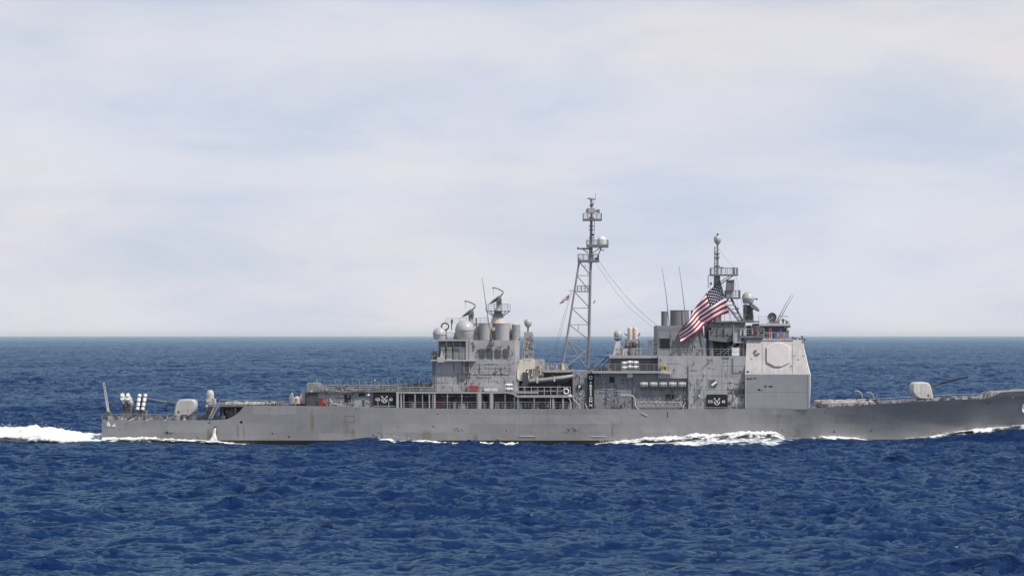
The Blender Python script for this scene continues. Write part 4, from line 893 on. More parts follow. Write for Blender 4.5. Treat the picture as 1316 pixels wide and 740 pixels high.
mb = MB('mid'); ladder(mb, 757, 336, 474, 6.5, 0.4); mb.build('mast_ladder', lm)
def platform(px0, px1, py0, py1, hy, railh=1.05, step=0.9):
    mb = MB('mid'); a, b_ = PX(px0, YC), PX(px1, YC); z1, z0 = PZ(py0, YC), PZ(py1, YC)
    mb.box(a, b_, YC-hy, YC+hy, z0, z1); pl = mb.build('mast_platform', lm)
    m2 = MB('low'); m2.rail([(a+.05, YC-hy+.05, z1), (b_-.05, YC-hy+.05, z1), (b_-.05, YC+hy-.05, z1), (a+.05, YC+hy-.05, z1), (a+.05, YC-hy+.05, z1)], h=railh, step=step, r=0.04); m2.build('deck_rail', pl)
    return pl
platform(742.6, 769.6, 334, 337, 1.6, 0.95); platform(741.6, 757.4, 374, 375.2, 1.2, 0.9, 0.7); platform(753.8, 781.6, 314.4, 318, 1.5, 0.75); platform(749, 773.2, 281.4, 283.6, 1.5, 0.9)
mb = MB('low', 'mid')
mb.tube(P(759.2, 338, YC), P(759.4, 314, YC), 0.36, 0.3, 12); mb.tube(P(759.4, 314, YC), P(760, 283, YC), 0.26, 0.22, 12); mb.tube(P(760, 283, YC), P(760.3, 262, YC), 0.2, 0.16, 10)
for p in (291, 295.6, 306, 309): mb.mat('mid').lathe([(0.45, 0), (0.45, 0.12), (0, 0.12)], P(759.8, p, YC), 14)
mb.tube(P(763.2, 314, 7.8), P(764, 284, 7.8), 0.05); mb.mat('dark').tube(P(762.4, 303, YC-.3), P(762.4, 300.6, YC-.3), 0.2)
mb.mat('haze').tube(P(766, 334, YC), P(773, 318, YC), 0.09); mb.tube(P(756, 325, YC), P(748, 319.6, YC), 0.09); mb.tube(P(762, 325, 7.9), P(772, 318, 7.9), .08)
mb.mat('mid').tube(P(742.4, 319.4, YC), P(757, 319.8, YC), 0.13); mb.tube(P(743, 320.6, YC), P(743, 317.6, YC), 0.18); mb.tube(P(750, 320.4, YC), P(750, 318.4, YC), 0.16); mb.tube(P(771.6, 318, YC), P(771.6, 322, YC), 0.05); mb.tube(P(771, 321.4, YC), P(777, 321.6, YC), 0.07)
mb.mat('dark').pbox(764.4, 769, 331, 334.6, YC-0.5, YC+0.5); mb.tube(P(762.6, 390, YC-1), P(765, 386, YC-1), 0.08)
mb.build('topmast', lm, smooth=45)
c = P(773.6, 308.6, YC); r = 0.78; mb = MB('domew'); mb.lathe([(r*0.97, PZ(314.4, YC)-c.z), (r, 0)] + [(r*math.cos(R(a)), r*math.sin(R(a))*0.85) for a in (15, 30, 45, 60, 75)] + [(0, r*0.85)], c, 28); mb.build('radome', lm, smooth=50)
mb = MB('haze', 'mid', 'dark'); mb.pbox(755.4, 764.6, 267.4, 273.4, YC-0.6, YC+0.6); mb.mat('mid').pprism([(752.6, 272.8), (754, 268), (756, 268), (756, 273)], YC-0.5, YC+0.5).pprism([(764.5, 270), (770.4, 268.8), (771, 273.4), (766, 272.6)], YC-0.5, YC+0.5)
mb.mat('dark').pbox(757.6, 762.4, 263.4, 265, YC-.3, YC+.3).pbox(757, 763, 279, 280.6, YC-.4, YC+.4); mb.mat('dome').lathe([(0.1, -0.5), (0.3, -0.25), (0.36, 0), (0.28, 0.26), (0, 0.38)], P(761.4, 261, YC), 16)
mb.mat('mid').pprism([(754.8, 255.4), (755.2, 254.2), (765.2, 255.6), (765.4, 257), (759, 256.6)], YC-0.35, YC+0.1); mb.tube(P(759.6, 256, YC), P(759.6, 264, YC), 0.14); mb.tube(P(765.4, 256, YC), P(765.6, 248, YC), 0.035)
mb.build('mast_sensor', lm, smooth=35)
# stays and halyards (part of the mast rig)
mb = MB('wire'); 
def sag(a, b_, n, s): return [Vector(a).lerp(Vector(b_), i/n)-Vector((0, 0, s*math.sin(math.pi*i/n))) for i in range(n+1)]
w1 = sag(P(770, 336, YC), P(845, 419, 6), 14, 0.9); w2 = sag(P(766, 338, YC), P(838, 419, 5), 14, 1.2)
mb.path(w1, 0.028, 5).path(w2, 0.02, 5)
for t in (2, 3, 6): mb.mat('white').tube(w1[t]-Vector((.12, 0, -.14)), w1[t]+Vector((.12, 0, -.14)), 0.07)
mb.mat('wire').path(sag(P(733.6, 374.6, 6.8), P(706.6, 470, 4), 10, -0.1), 0.022, 5).path(sag(P(734.6, 375, 6.8), P(710, 471, 4), 10, -0.1), 0.022, 5).tube(P(731, 373.2, 6.8), P(741, 373.8, 6.8), 0.05)
mb.tube(P(765, 458, 6), P(784, 459.5, 5), 0.06).tube(P(765, 474, 5), P(783, 457, 4), 0.09).tube(P(771, 474, 5), P(784, 462, 4), 0.07)
mb.build('mast_rigging', lm)

# ------------------------------------------------------------------ middle deckhouse
mb = MB('low', 'haze')
mb.pbox(736, 884, 476.8, 525.6, 1.6, 15.2)  # shade of the platform overhang put into the duller wall colour
mb.mat('mid').pbox(784, 847, 459.5, 476.8, 3.4, 13.4); mb.mat('haze').pbox(783, 847, 456.6, 460.2, 1.9, 14)  # shade on the upper block is put into its darker grey
mb.mat('haze').pbox(761, 856, 476.6, 479.4, 0.25, 1.8); mb.mat('pale').pprism([(848, 476.8), (862.4, 476.8), (862.4, 480.8), (848, 479.2)], 0.2, 1.8); mb.mat('light').pbox(806, 813, 479.4, 485, 0.6, 1.3)
mb.mat('mid').pbox(762, 845, 475.0, 476.8, 3.3, 3.5)
seams(mb, (752, 778, 790, 798, 808, 815), (500,), 764, 815, 480, 524, 1.6, 'mid')
mb.mat('mid').pbox(813.6, 815.4, 480, 525, 1.4, 1.6)
mb.mat('mid').pbox(779, 788, 484, 525, 1.5, 1.6).mat('black').pbox(783.4, 789.6, 484, 491.4, 1.45, 1.52)
clutter(mb, 765, 815, 482, 523, 1.6, 70, 101, ('haze', 'mid', 'dark', 'mid', 'light')); clutter(mb, 818, 884, 499, 524, 1.6, 55, 102, ('haze', 'mid', 'dark', 'mid')); clutter(mb, 737, 755, 480, 523, 1.6, 30, 103, ('mid', 'haze', 'light'))
clutter(mb, 785, 845, 462, 476, 3.4, 26, 104, ('mid', 'dark', 'haze'))
mb.mat('black').pbox(855.4, 866, 506.8, 513, 1.52, 1.6); mb.mat('mid').pbox(854.6, 866.8, 506, 506.8, 1.48, 1.6)
mb.mat('light')
for px, py in ((745, 513.6), (743, 480.6), (781, 512.6), (783, 508), (870, 513), (880, 513.2)): mb.pbox(px-0.7, px+0.7, py-0.8, py+0.8, 1.2, 1.6)
mdh = mb.build('middle_deckhouse', SHIP)
mb = MB('pale', 'mid')      # truss gangway stowed on the wall
zt, zb = 516.4, 521.4
mb.tube(P(819, zt, 1.2), P(878, zt, 1.2), 0.06); mb.tube(P(819, zb, 1.2), P(878, zb, 1.2), 0.06)
for i in range(20):
    a = 819+59*i/20; mb.tube(P(a, zb if i % 2 else zt, 1.2), P(a+2.95, zt if i % 2 else zb, 1.2), 0.045, n=5)
mb.mat('mid').pbox(816, 880, 523.4, 524.8, 1.0, 1.6); mb.build('gangway', mdh)
mb = MB('light'); mb.path([P(797, 507.4, 0.5), P(808, 507.2, 0.5), P(813, 508.6, 0.45), P(815.6, 512, 0.45), P(816.2, 520, 0.4), P(817.6, 523, 0.35), P(821, 525.6, 0.3)], 0.10, 8); mb.build('davit_arm', mdh, smooth=60)
mb = MB('pale'); mb.path([P(874, 517, 0.8), P(876, 521, 0.8), P(879, 521, 0.8), P(881, 516.6, 0.8)], 0.09, 6).tube(P(878, 521, .7), P(878, 527, .4), .07); mb.build('hose_reel', mdh)
mb = MB('haze'); mb.prail([(764, 476.8), (799, 476.8)], 0.4, h=1.15, step=1.2); mb.prail([(822, 476.8), (850, 476.8)], 0.4, h=1.15, step=1.2); mb.prail([(806, 456.6), (846, 456.6)], 2.1, h=1.15, step=1.15); mb.build('deck_rail', mdh)
# rolled nets on the aft end of the platform
mb = MB('dark', 'mid'); rr = random.Random(22)
for i in range(26): a = rr.uniform(762, 786); mb.mat(rr.choice(['dark', 'dark', 'mid'])); mb.pbox(a, a+rr.uniform(1, 3), 476.8-rr.uniform(3, 7), 476.8, 2.0+rr.uniform(0, 2), 4.2)
mb.build('stowed_gear', mdh)
# radome on a conical pedestal
mb = MB('pale', 'haze'); b_ = P(794, 459, 3.6); mb.loft([[(b_.x-0.95, 2.6, b_.z), (b_.x+0.9, 2.6, b_.z), (b_.x+0.9, 4.4, b_.z), (b_.x-0.95, 4.4, b_.z)], [(b_.x-0.28, 3.2, b_.z+3.0), (b_.x+0.28, 3.2, b_.z+3.0), (b_.x+0.28, 3.9, b_.z+3.0), (b_.x-0.28, 3.9, b_.z+3.0)]])
mb.mat('dark').lathe([(0.62, 2.95), (0.66, 3.15), (0.3, 3.2)], b_+Vector((0, 0, 0)), 18); clutter(mb, 790, 800, 440, 458, 2.7, 12, 111, ('haze', 'mid', 'pale')); pd = mb.build('radome_pedestal', mdh)
c = P(794.6, 429.6, 3.6); mb = MB('dome'); mb.lathe([(0.62, -0.6), (0.72, -0.45), (0.77, -0.1)] + [(0.77*math.cos(R(a)), 0.77*math.sin(R(a))) for a in (10, 30, 50, 65, 80)] + [(0, 0.77)], c, 28); mb.build('radome', pd, smooth=55)
# twin pinkish canisters on a trainable mount
mb = MB('mid', 'haze', 'dark', 'light'); mb.mat('haze').pbox(804, 824, 447, 456.8, 2.6, 5.0); mb.mat('light').pbox(800, 806, 448, 456.4, 2.4, 3.4); mb.mat('mid').pbox(803.6, 808, 436, 447, 2.9, 4.4).pbox(818, 822.6, 436, 447, 2.9, 4.4); mb.mat('dark').pbox(807, 819, 437.5, 447, 3.1, 4.2)
for px, m in ((809, 'light'), (813, 'mid'), (817, 'light'), (810.5, 'dark')):
    cc = P(px, 442, 2.95); mb.mat(m); mb.path([cc+Vector((0.25*math.cos(a), 0, 0.3*math.sin(a))) for a in np.linspace(0, 2*math.pi, 12)], 0.07, 6)
clutter(mb, 802, 824, 437, 456, 2.6, 44, 112, ('mid', 'haze', 'dark', 'pale')); mb.mat('dark').tube(P(820, 432, 3.4), P(822.6, 428, 3.4), 0.1).tube(P(806, 431, 3.4), P(802.6, 428.6, 3.4), 0.1)
dm = mb.build('decoy_mount', mdh)
for px in (809.8, 816.2):
    mb = MB('pink'); b_ = P(px, 436.4, 3.4); h = P(px, 420.4, 3.4).z-b_.z; r = 0.46
    mb.lathe([(0, 0), (r*0.95, 0), (r, 0.1), (r, h*0.86), (r*0.92, h*0.95), (r*0.6, h), (0, h)], b_, 20); mb.build('canister', dm, smooth=45)
mb = MB('mid'); mb.pbox(833.4, 838.4, 437, 456.6, 3.5, 4.2); mb.build('vent_trunk', mdh)
mb = MB('mid', 'dark'); 
for p in (435.6, 441, 447, 452): mb.pbox(840, 845, p, p+2.4, 3.6, 4.2); mb.mat('dark').tube(P(841, p+1.2, 3.4), P(841, p+1.2, 4), .2)
mb.build('cable_box', mdh)

# life rafts: a canister of two shells with a band, on a cradle
def raft(px, py, y, label, group, w=11.4, h=7.0, cradle=True, mat='white'):
    L_ = w/S; r = h/S/2; c = P(px, py, y)
    mb = MB(mat); q = Vector((1, 0, 0)).to_track_quat('Z', 'Y')
    mb.lathe([(0, -L_/2), (r*0.75, -L_/2+0.02), (r*0.96, -L_/2+0.12), (r, -L_/2+0.2), (r, -0.04), (r*1.07, -0.035), (r*1.07, 0.035), (r, 0.04), (r, L_/2-0.2), (r*0.96, L_/2-0.12), (r*0.75, L_/2-0.02), (0, L_/2)], c, 18, q)
    o = mb.build('life_raft', origin=c-Vector((0, 0, r)), smooth=40); tag(o, label, 'life raft', group)
    m2 = MB('mid')
    for t in (-0.3, 0.3): m2.lathe([(r*1.03, t*L_-0.04), (r*1.06, t*L_-0.04), (r*1.06, t*L_+0.04), (r*1.03, t*L_+0.04)], c, 18, q)
    m2.mat('dark').box(c.x-L_*0.46, c.x+L_*0.46, y-r*1.02, y-r*0.9, c.z-0.05, c.z+0.01); m2.build('strap', o)
    if cradle:
        m3 = MB('dark')
        for t in (-0.28, 0.28):
            m3.box(c.x+t*L_-0.06, c.x+t*L_+0.06, y-r*0.8, y+r*1.4, c.z-r*1.35, c.z-r*0.8); m3.tube((c.x+t*L_, y-r*0.7, c.z-r*1.3), (c.x+t*L_, y+r*1.3, c.z-r*2.3), 0.05)
        m3.box(c.x-L_*0.4, c.x+L_*0.4, y-r*0.5, y+r*0.6, c.z-r*1.5, c.z-r*1.3); m3.build('cradle', o)
    return o
names = ['aftmost life raft of the wall row of five, next to the stowed platform edge', 'second life raft from the left in the wall row of five', 'middle life raft of the wall row of five', 'fourth life raft from the left in the wall row of five', 'forward end life raft of the wall row of five']
r0 = None
for i, nm in enumerate(names):
    px = 827.6+12.2*i
    if r0 is None: r0 = raft(px, 494, 1.0, nm, 'life rafts in a row on the wall', w=10.2, h=6.4, mat='pale'); px0_ = px
    else:
        o = copy_tree(r0, Vector((r0.location.x+(PX(px, 1.0)-PX(px0_, 1.0)), r0.location.y, r0.location.z))); o['label'] = nm
k = None; plat = [('upper left life raft in the stack of six on the platform', 802.4, 466.8), ('lower left life raft in the stack of six on the platform', 802.4, 472.6), ('upper middle life raft in the stack of six on the platform', 809.6, 465.8), ('lower middle life raft in the stack of six on the platform', 809.6, 471.6), ('upper right life raft in the stack of six on the platform', 817, 466.2), ('lower right life raft in the stack of six on the platform', 817, 472)]
for nm, px, py in plat:
    if k is None: k = raft(px, py, 0.9, nm, 'life rafts stacked on the platform', w=7.0, h=4.9, cradle=False); kx, kz = PX(px, .9), PZ(py, .9)
    else: o = copy_tree(k, Vector((k.location.x+PX(px, .9)-kx, k.location.y, k.location.z+PZ(py, .9)-kz))); o['label'] = nm
mb = MB('mid'); mb.pbox(798, 821, 475, 476.8, 0.5, 1.5); 
for px in (798.4, 806, 813.4, 820.6): mb.pbox(px-0.3, px+0.3, 463, 476, 1.3, 1.45)
mb.build('raft_rack', mdh)
k = raft(654, 495.0, 1.3, 'upper of two pale life rafts at the forward end of the aft superstructure', 'pair of life rafts by the aft superstructure', w=9.6, h=4.6, cradle=False)
o = copy_tree(k, k.location+Vector((0, 0, -0.68))); o['label'] = 'lower of two pale life rafts at the forward end of the aft superstructure'
mb = MB('mid'); mb.pbox(648, 660, 502.2, 503.4, 0.9, 1.8); mb.build('raft_rack', aft)
mb = MB('white', 'mid'); mb.pbox(622.6, 639.4, 498.4, 502.4, 1.2, 1.9); mb.pbox(622.3, 639.7, 497.8, 498.6, 1.15, 1.95); mb.mat('mid').pbox(630.8, 631.1, 498.6, 502.4, 1.17, 1.2)
o = mb.build('white_locker', origin=centre(mb)); tag(o, 'long low white locker beside the red locker', 'locker')
mb = MB('white', 'mid'); mb.pbox(940.8, 950.2, 447, 457, 1.1, 2.1); mb.pbox(940.5, 950.5, 446.6, 447.6, 1.05, 2.15); mb.mat('mid').pbox(940.8, 950.2, 451.6, 451.9, 1.07, 1.1)
o = mb.build('white_locker', origin=centre(mb)); tag(o, 'square white locker on the upper deck beside the array wall', 'locker')
mb = MB('yellow', 'mid'); mb.pbox(850, 856.6, 469.6, 476.8, 0.5, 1.0); mb.mat('mid').pbox(851, 853, 470.4, 474, 0.46, 0.5).mat('black').pbox(853.8, 855.8, 471, 475, 0.46, 0.5).mat('yellow').pbox(851.5, 855.5, 468, 469.6, 0.6, 0.9)
o = mb.build('yellow_box', origin=centre(mb)); tag(o, 'small yellow equipment box at the end of the platform', 'equipment box')

# ------------------------------------------------------------------ forward superstructure
mb = MB('haze')
mb.pbox(846, 958, 457.4, 486, 1.0, 15.8).pbox(884, 957.98, 485.9, 525.4, 1.002, 15.79)
seams(mb, (884, 908.6, 928, 935), (482.6, 501), 884, 956, 458, 524, 1.0, 'mid'); seams(mb, (), (470, 492), 928, 956, 458, 500, 1.0, 'mid')
mb.mat('mid').pbox(909.8, 919.8, 487.6, 499, 0.97, 1.0); mb.mat('mid').pbox(941, 942.6, 460, 479.6, 0.9, 1.0).pbox(942.6, 955, 478.4, 479.6, 0.94, 1.0)
mb.tube(P(902, 474, 0.9), P(915, 461, 0.9), 0.05); mb.mat('mid').pbox(929, 937, 458.6, 460.4, 0.9, 1.0)
clutter(mb, 846, 884, 461, 485, 1.0, 14, 120, ('haze', 'wall')); clutter(mb, 884, 908, 486, 523, 1.0, 34, 121, ('haze', 'wall', 'mid', 'haze')); clutter(mb, 936, 956, 492, 524, 1.0, 60, 122, ('mid', 'dark', 'haze', 'dark')); clutter(mb, 886, 955, 460, 486, 1.0, 16, 123, ('haze', 'wall'))
mb.mat('dark').pbox(938, 956.6, 500, 506, 0.94, 1.0); mb.mat('dark').pbox(936.8, 940, 491, 492.2, .9, 1)
for px, py in ((898.8, 508.6), (944, 510)): mb.mat('white').pbox(px-.7, px+.7, py-.8, py+.8, 0.6, 1.0)
mb.mat('mid'); mb.pbox(884.2, 885.2, 470, 525, 0.86, 1.0); ladder(mb, 899, 486, 524, 0.8)
fwd = mb.build('forward_superstructure', SHIP)
mb = MB('dark', 'white'); c = P(917.6, 492.6, 0.98); q = Vector((0, -1, 0)).to_track_quat('Z', 'Y'); mb.lathe([(0, 0.0), (0.58, 0.0), (0.58, 0.08), (0, 0.09)], c, 24, q)
dv = Vector((0.72, 0, 0.52)).normalized(); nv = Vector((-dv.z, 0, dv.x)); yo = Vector((0, -0.1, 0)); pts = [c+yo+dv*0.5+nv*0.18, c+yo+dv*0.5-nv*0.18, c+yo-dv*0.5-nv*0.18, c+yo-dv*0.5+nv*0.18]
mb.mat('white').add(pts+[p+Vector((0, 0.05, 0)) for p in pts], [(0, 1, 2, 3), (4, 7, 6, 5), (0, 4, 5, 1), (1, 5, 6, 2), (2, 6, 7, 3), (3, 7, 4, 0)]); mb.build('round_scuttle', fwd)
mb = MB('haze'); mb.prail([(846, 457.4), (956, 457.4)], 1.15, h=1.2, step=1.3); mb.build('deck_rail', fwd)
mb = MB('light'); mb.prail([(939, 525), (955, 525)], 0.6, h=1.1, step=1.0); mb.prail([(885, 525.2), (938, 525.2)], 0.4, h=0.25, step=2.5, wires=1); mb.prail([(820, 525.2), (882, 525.2)], 0.4, h=0.3, step=2.5, wires=1); mb.build('deck_rail', fwd)
# array house
mb = MB('wall')  # lower wall toned darker and bluer, its weaker light painted in
xa, xb = PX(957.4, 0.3), PX(1039.6, 0.3); zd_ = PZ(525, .3); zk = PZ(481, 0.3); zt = PZ(436.6, 2.2)
def ringh(x0, x1, xf, y, z): return [(x0, y, z), (x1, y, z), (xf, y+2.2, z), (xf, 16.8-y-2.2, z), (x1, 16.8-y, z), (x0, 16.8-y, z)]
mb.loft([ringh(xa, xb, xb+0.5, 0.3, zd_-0.1), ringh(xa, xb+0.12, xb+0.6, 0.3, zk)], True)
zk2 = PZ(474.5, .3)
mb.mat('pale'); mb.loft([ringh(xa+0.02, xb+0.1, xb+0.58, 0.31, zk+0.004), ringh(PX(959.5, 2.2), PX(1029.6, 2.2), PX(1031.5, 2.2), 2.2, zt)], True)  # sunlight on the sloping upper faces put into a paler, pinker colour
ah = mb.build('array_house', SHIP)
yk = lambda py: 0.31+(2.2-0.31)*(481-py)/(481-436.6)
mb = MB('mid')
for px in (979.6, 1018.6): 
    a = P(px, 480, yk(480)-.012); b_ = P(px, 441, yk(441)-.012); mb.tube(a, b_, 0.035, n=4)
for px in (958.2, 1039.3): mb.mat('light').tube(P(px, 525, 0.25), P(px, 482, .25), 0.06, n=5)
mb.mat('white').tube(P(1040.6, 480, 0.5), P(1031.4, 441, yk(441)+0.3), 0.09, n=6).tube(P(1041, 480, 0.5), P(1041, 507, 0.5), 0.07, n=6)  # white tubes draw the sunlit forward edge as a painted highlight
mb.mat('haze').tube(P(960, 503, 0.28), P(1039, 503, 0.28), 0.02, n=4)
for px, py, w, h in [(961, 478, 3, 2.8), (961.4, 486.6, 3, 1.5), (965.4, 486.4, 2.6, 1.4), (970.4, 486, 3.6, 1.2), (983.6, 496.4, 3, 1.6), (990.4, 496.4, 5, 1.6), (975.6, 500.6, 3.4, 1.8), (979.6, 501.4, 1.2, 1.2)]:
    y = 0.3 if py > 481 else yk(py); c = P(px, py, y); mb.mat('black').box(c.x-w/S/2, c.x+w/S/2, y-0.04, y+0.05, c.z-h/S/2, c.z+h/S/2)
for px, py in ((971, 450.5), (972, 455.6), (974.6, 454.4), (969.4, 453)): y = yk(py); c = P(px, py, y); mb.mat('mid').box(c.x-0.2, c.x+0.2, y-0.14, y+0.1, c.z-0.12, c.z+0.12)
mb.mat('mid').path([P(969.2, 451, yk(451)-.05), P(969.4, 457, yk(457)-.05), P(974.6, 457.4, yk(457)-.05)], 0.05)
for px, py in ((1021, 457), (1032.6, 457), (1026, 462), (966, 461), (1017, 470)): y = yk(py); c = P(px, py, y); mb.mat('haze').box(c.x-0.12, c.x+0.12, y-0.08, y+0.1, c.z-0.1, c.z+0.1)
mb.build('fittings_and_sun_edge', ah)
# eight-sided array face, proud of the sloping wall
mb = MB('pale', 'light')
op = [(985.2, 446), (995.6, 440.4), (1004.4, 440.4), (1014.8, 446), (1014.8, 465.8), (1004.4, 471.2), (995.6, 471.2), (985.2, 465.8)]
dn = Vector((0, -1, 0.3)).normalized()
ring0 = [P(a, b_, yk(b_)+0.05) for a, b_ in op]; ring1 = [P(a, b_, yk(b_)+0.05)+dn*0.34 for a, b_ in op]; cen = sum(ring1, Vector())/8
ring2 = [cen+(p-cen)*0.93+dn*0.03 for p in ring1]
mb.mat('rim').loft([ring0, ring1], False).mat('rim').loft([ring1, ring2], False); mb.mat('face').add(ring2, [tuple(range(8))])
mb.build('array_face', ah, smooth=20)
# bridge
mb = MB('haze', 'mid', 'pale')
mb.mat('haze').pbox(981, 1013, 426.6, 437.4, 2.6, 14.2); mb.mat('mid').pbox(966, 1012, 418, 427.4, 3.2, 13.6); mb.mat('pale').pbox(975.4, 1015.6, 415.6, 418.6, 2.4, 14.4); mb.mat('mid').pbox(1009, 1016, 418.6, 421, 2.6, 14)
mb.mat('pale').pbox(979, 1020, 435.6, 437.4, 2.0, 15); mb.mat('haze').pbox(958, 983, 433, 443, 2.4, 14); mb.mat('mid').pbox(951, 982, 431.6, 434, 1.6, 6)
mb.mat('mid').pbox(951.6, 958, 423, 434, 2.0, 4.4); mb.mat('dark').pbox(960, 981, 420, 432, 4.0, 5)
clutter(mb, 952, 982, 419, 440, 2.3, 60, 131, ('haze', 'mid', 'dark', 'light')); clutter(mb, 1008, 1014, 420, 436, 2.6, 10, 132, ('mid', 'haze', 'dark'))
br = mb.build('bridge_house', SHIP)
for i in range(7):
    mb = MB('glass', 'haze'); px = 981.6+4.2*i; mb.pbox(px, px+3.5, 420.6, 425.8, 3.1, 3.22); mb.mat('mid').pbox(px-0.3, px+3.8, 420.2, 420.7, 3.05, 3.2); mb.build('window', br)
mb = MB('light'); mb.prail([(951, 431.6), (982, 431.6)], 1.7, h=1.2, step=1.0, r=.04); mb.pbox(955.6, 958.4, 423.6, 431, 1.6, 1.9).pbox(950.8, 953.2, 424.6, 431, 1.6, 1.9); mb.build('deck_rail', br)
mb = MB('mid'); mb.prail([(975, 415.6), (986, 415.6)], 2.6, h=1.2, step=1.0); mb.prail([(1000, 415.6), (1014, 415.6)], 2.6, h=0.5, step=1.6, wires=1); mb.build('deck_rail', br)
mb = MB('dark', 'mid'); mb.tube(P(1006.4, 415.6, 5), P(1006.4, 411, 5), 0.14); mb.pbox(1004.8, 1008, 409.6, 412.6, 4.8, 5.3); mb.tube(P(1000, 406.4, 5), P(1013, 406.6, 5), 0.05); mb.tube(P(1000.6, 406.4, 5), P(1000.6, 415.6, 5), 0.05); mb.pbox(1010, 1013, 413, 416, 4, 4.6); mb.mat('mid').tube(P(1011, 413, 4.2), P(1009, 411, 4.2), 0.1); mb.build('bridge_sensor', br)
mb = MB('dark', 'pale'); c = P(992.4, 407.6, 5.0); q = Vector((-0.25, -1, 0.15)).normalized().to_track_quat('Z', 'Y')
mb.lathe([(0.5, 0.1), (0.74, 0.22), (0.78, 0.2), (0.78, 0.0), (0.5, -0.15), (0, -0.2), (0, -0.1), (0.45, -0.05), (0.68, 0.12)], c, 24, q); mb.mat('pale').pprism([(987, 415.6), (989.6, 409.4), (996, 409.4), (1000.4, 415.6)], 4.9, 5.6); mb.lathe([(0, -.05), (.42, 0), (0, .05)], c+Vector((0, -.1, -.1)), 14, q); mb.build('dish_antenna', br, smooth=40)
mb = MB('mid', 'light'); mb.tube(P(997.6, 413, 5), P(1016.8, 378.6, 5), 0.08, 0.03); mb.tube(P(1000.2, 413.6, 6), P(1019.8, 379, 6), 0.08, 0.03); mb.mat('mid').pbox(996, 1002, 412, 415.6, 4.6, 6.4); mb.build('whip_antenna', br)
mb = MB('dark', 'mid', 'haze'); 
for px, t in ((1019, 4), (1022.6, 3), (1031, 5.5), (1028, 2.4), (1034, 2)): mb.mat('dark').tube(P(px, 438.6, 4), P(px, 438-t, 4), 0.1); mb.pbox(px-1.2, px+1.2, 438-t-1, 438-t+0.6, 3.8, 4.3)
mb.mat('haze').pbox(1012, 1032, 436.8, 438.6, 2.6, 13); mb.mat('mid').pprism([(1028, 440), (1034.6, 440), (1033.4, 443), (1029, 443)], 3, 4.4); mb.mat('dark').tube(P(1017, 436, 2.6), P(1021, 434.6, 2.6), .1); mb.build('lookout_gear', ah)
# array of coloured letter boards under the bridge windows
boards = [(983.2, 988.2, 'mid', 'H', 'black'), (988.4, 992.0, 'orange', 'I', 'black'), (992.2, 997.4, 'blue', 'E', 'black'), (997.6, 1002.2, 'green', 'F', 'pale'), (1002.4, 1007.6, 'rose', 'S', 'mid')]
blab = ['grey cloth panel with a dark letter under the bridge windows', 'orange cloth panel under the bridge windows', 'blue cloth panel under the bridge windows', 'dark green cloth panel under the bridge windows', 'pink cloth panel under the bridge windows']
for (a, b_, m, ch, lc), lab in zip(boards, blab):
    mb = MB(m); mb.pbox(a, b_, 427, 435.5, 2.52, 2.58); mb.mat('steel'); mb.pbox(a, b_, 426.8, 427.2, 2.5, 2.59)
    o = mb.build('cloth_panel', origin=centre(mb)); tag(o, lab, 'cloth panel', 'coloured cloth panels on the bridge front')
    c = P((a+b_)/2, 431.3, 2.5); WLOC[o.name] = centre(mb); text_mesh('letter', ch, 0.95, c, lc, o)
for px, m, lab in ((970.4, 'red', 'dark red signal flag at the aft end of the bridge wing rail'), (976.8, 'green', 'green signal flag on the bridge wing rail'), (990.2, 'rose', 'pinkish signal flag hung over the bridge windows'), (1003.6, 'blue', 'blue signal flag hung over the bridge windows')):
    mb = MB(m); c = P(px, 421.4, 2.9 if px > 981 else 1.62); n = 6
    vs_ = []; fc = []
    for i in range(n+1):
        for j in range(3): vs_.append((c.x-0.3+0.6*i/n, c.y+0.04*math.sin(i*1.7)+0.03*j, c.z-0.34*j))
    for i in range(n):
        for j in range(2): fc.append((i*3+j, i*3+3+j, i*3+4+j, i*3+1+j))
    mb.add(vs_, fc); o = mb.build('signal_flag', origin=centre(mb)); sm = o.modifiers.new('cloth', 'SOLIDIFY'); sm.thickness = 0.02; tag(o, lab, 'signal flag', 'signal flags at the bridge')
# forward illuminator dome and its stand
mb = MB('haze', 'mid', 'dark'); y = 5.6
for px in (955.6, 958, 968): mb.mat('haze').tube(P(px, 413.4, y), P(px+(1 if px < 960 else -2.6), 391, y), 0.17, n=8)
mb.mat('mid').lathe([(1.0, 0), (0.8, 1.6), (0.9, 2.8), (0, 2.9)], P(961.6, 413.4, y+1), 16); mb.mat('mid').pbox(954.6, 969, 411, 413.6, y-1, y+2.2); clutter(mb, 956, 969, 393, 413, y-.2, 26, 141, ('haze', 'mid', 'dark'))
mb.mat('dark').tube(P(968, 385, y), P(973.4, 383.6, y), 0.06).pbox(971.4, 973.4, 383, 385.4, y-.1, y+.2)
st = mb.build('dome_stand', SHIP)
c = P(961.4, 382.6, y); r = 1.05; mb = MB('dome'); mb.lathe([(0.72, -1.0), (0.9, -0.85), (r*0.98, -0.2), (r*1.02, -0.12), (r*1.02, 0), (r, 0.02)] + [(r*math.cos(R(a)), r*math.sin(R(a))) for a in (12, 30, 48, 64, 80)] + [(0, r)], c, 32); mb.build('radome', st, smooth=45)
mb = MB('dark', 'mid'); q = Vector((0.55, -0.35, 0.75)).normalized().to_track_quat('Z', 'Y'); mb.lathe([(0, -.1), (.6, -.02), (1.1, .12), (1.14, .18), (1.05, .16), (.5, .05), (0, 0)], P(968.4, 395.6, y-.8), 24, q); mb.mat('mid').tube(P(966, 398, y), P(968, 396, y-.8), .2); mb.build('dish', st, smooth=40)

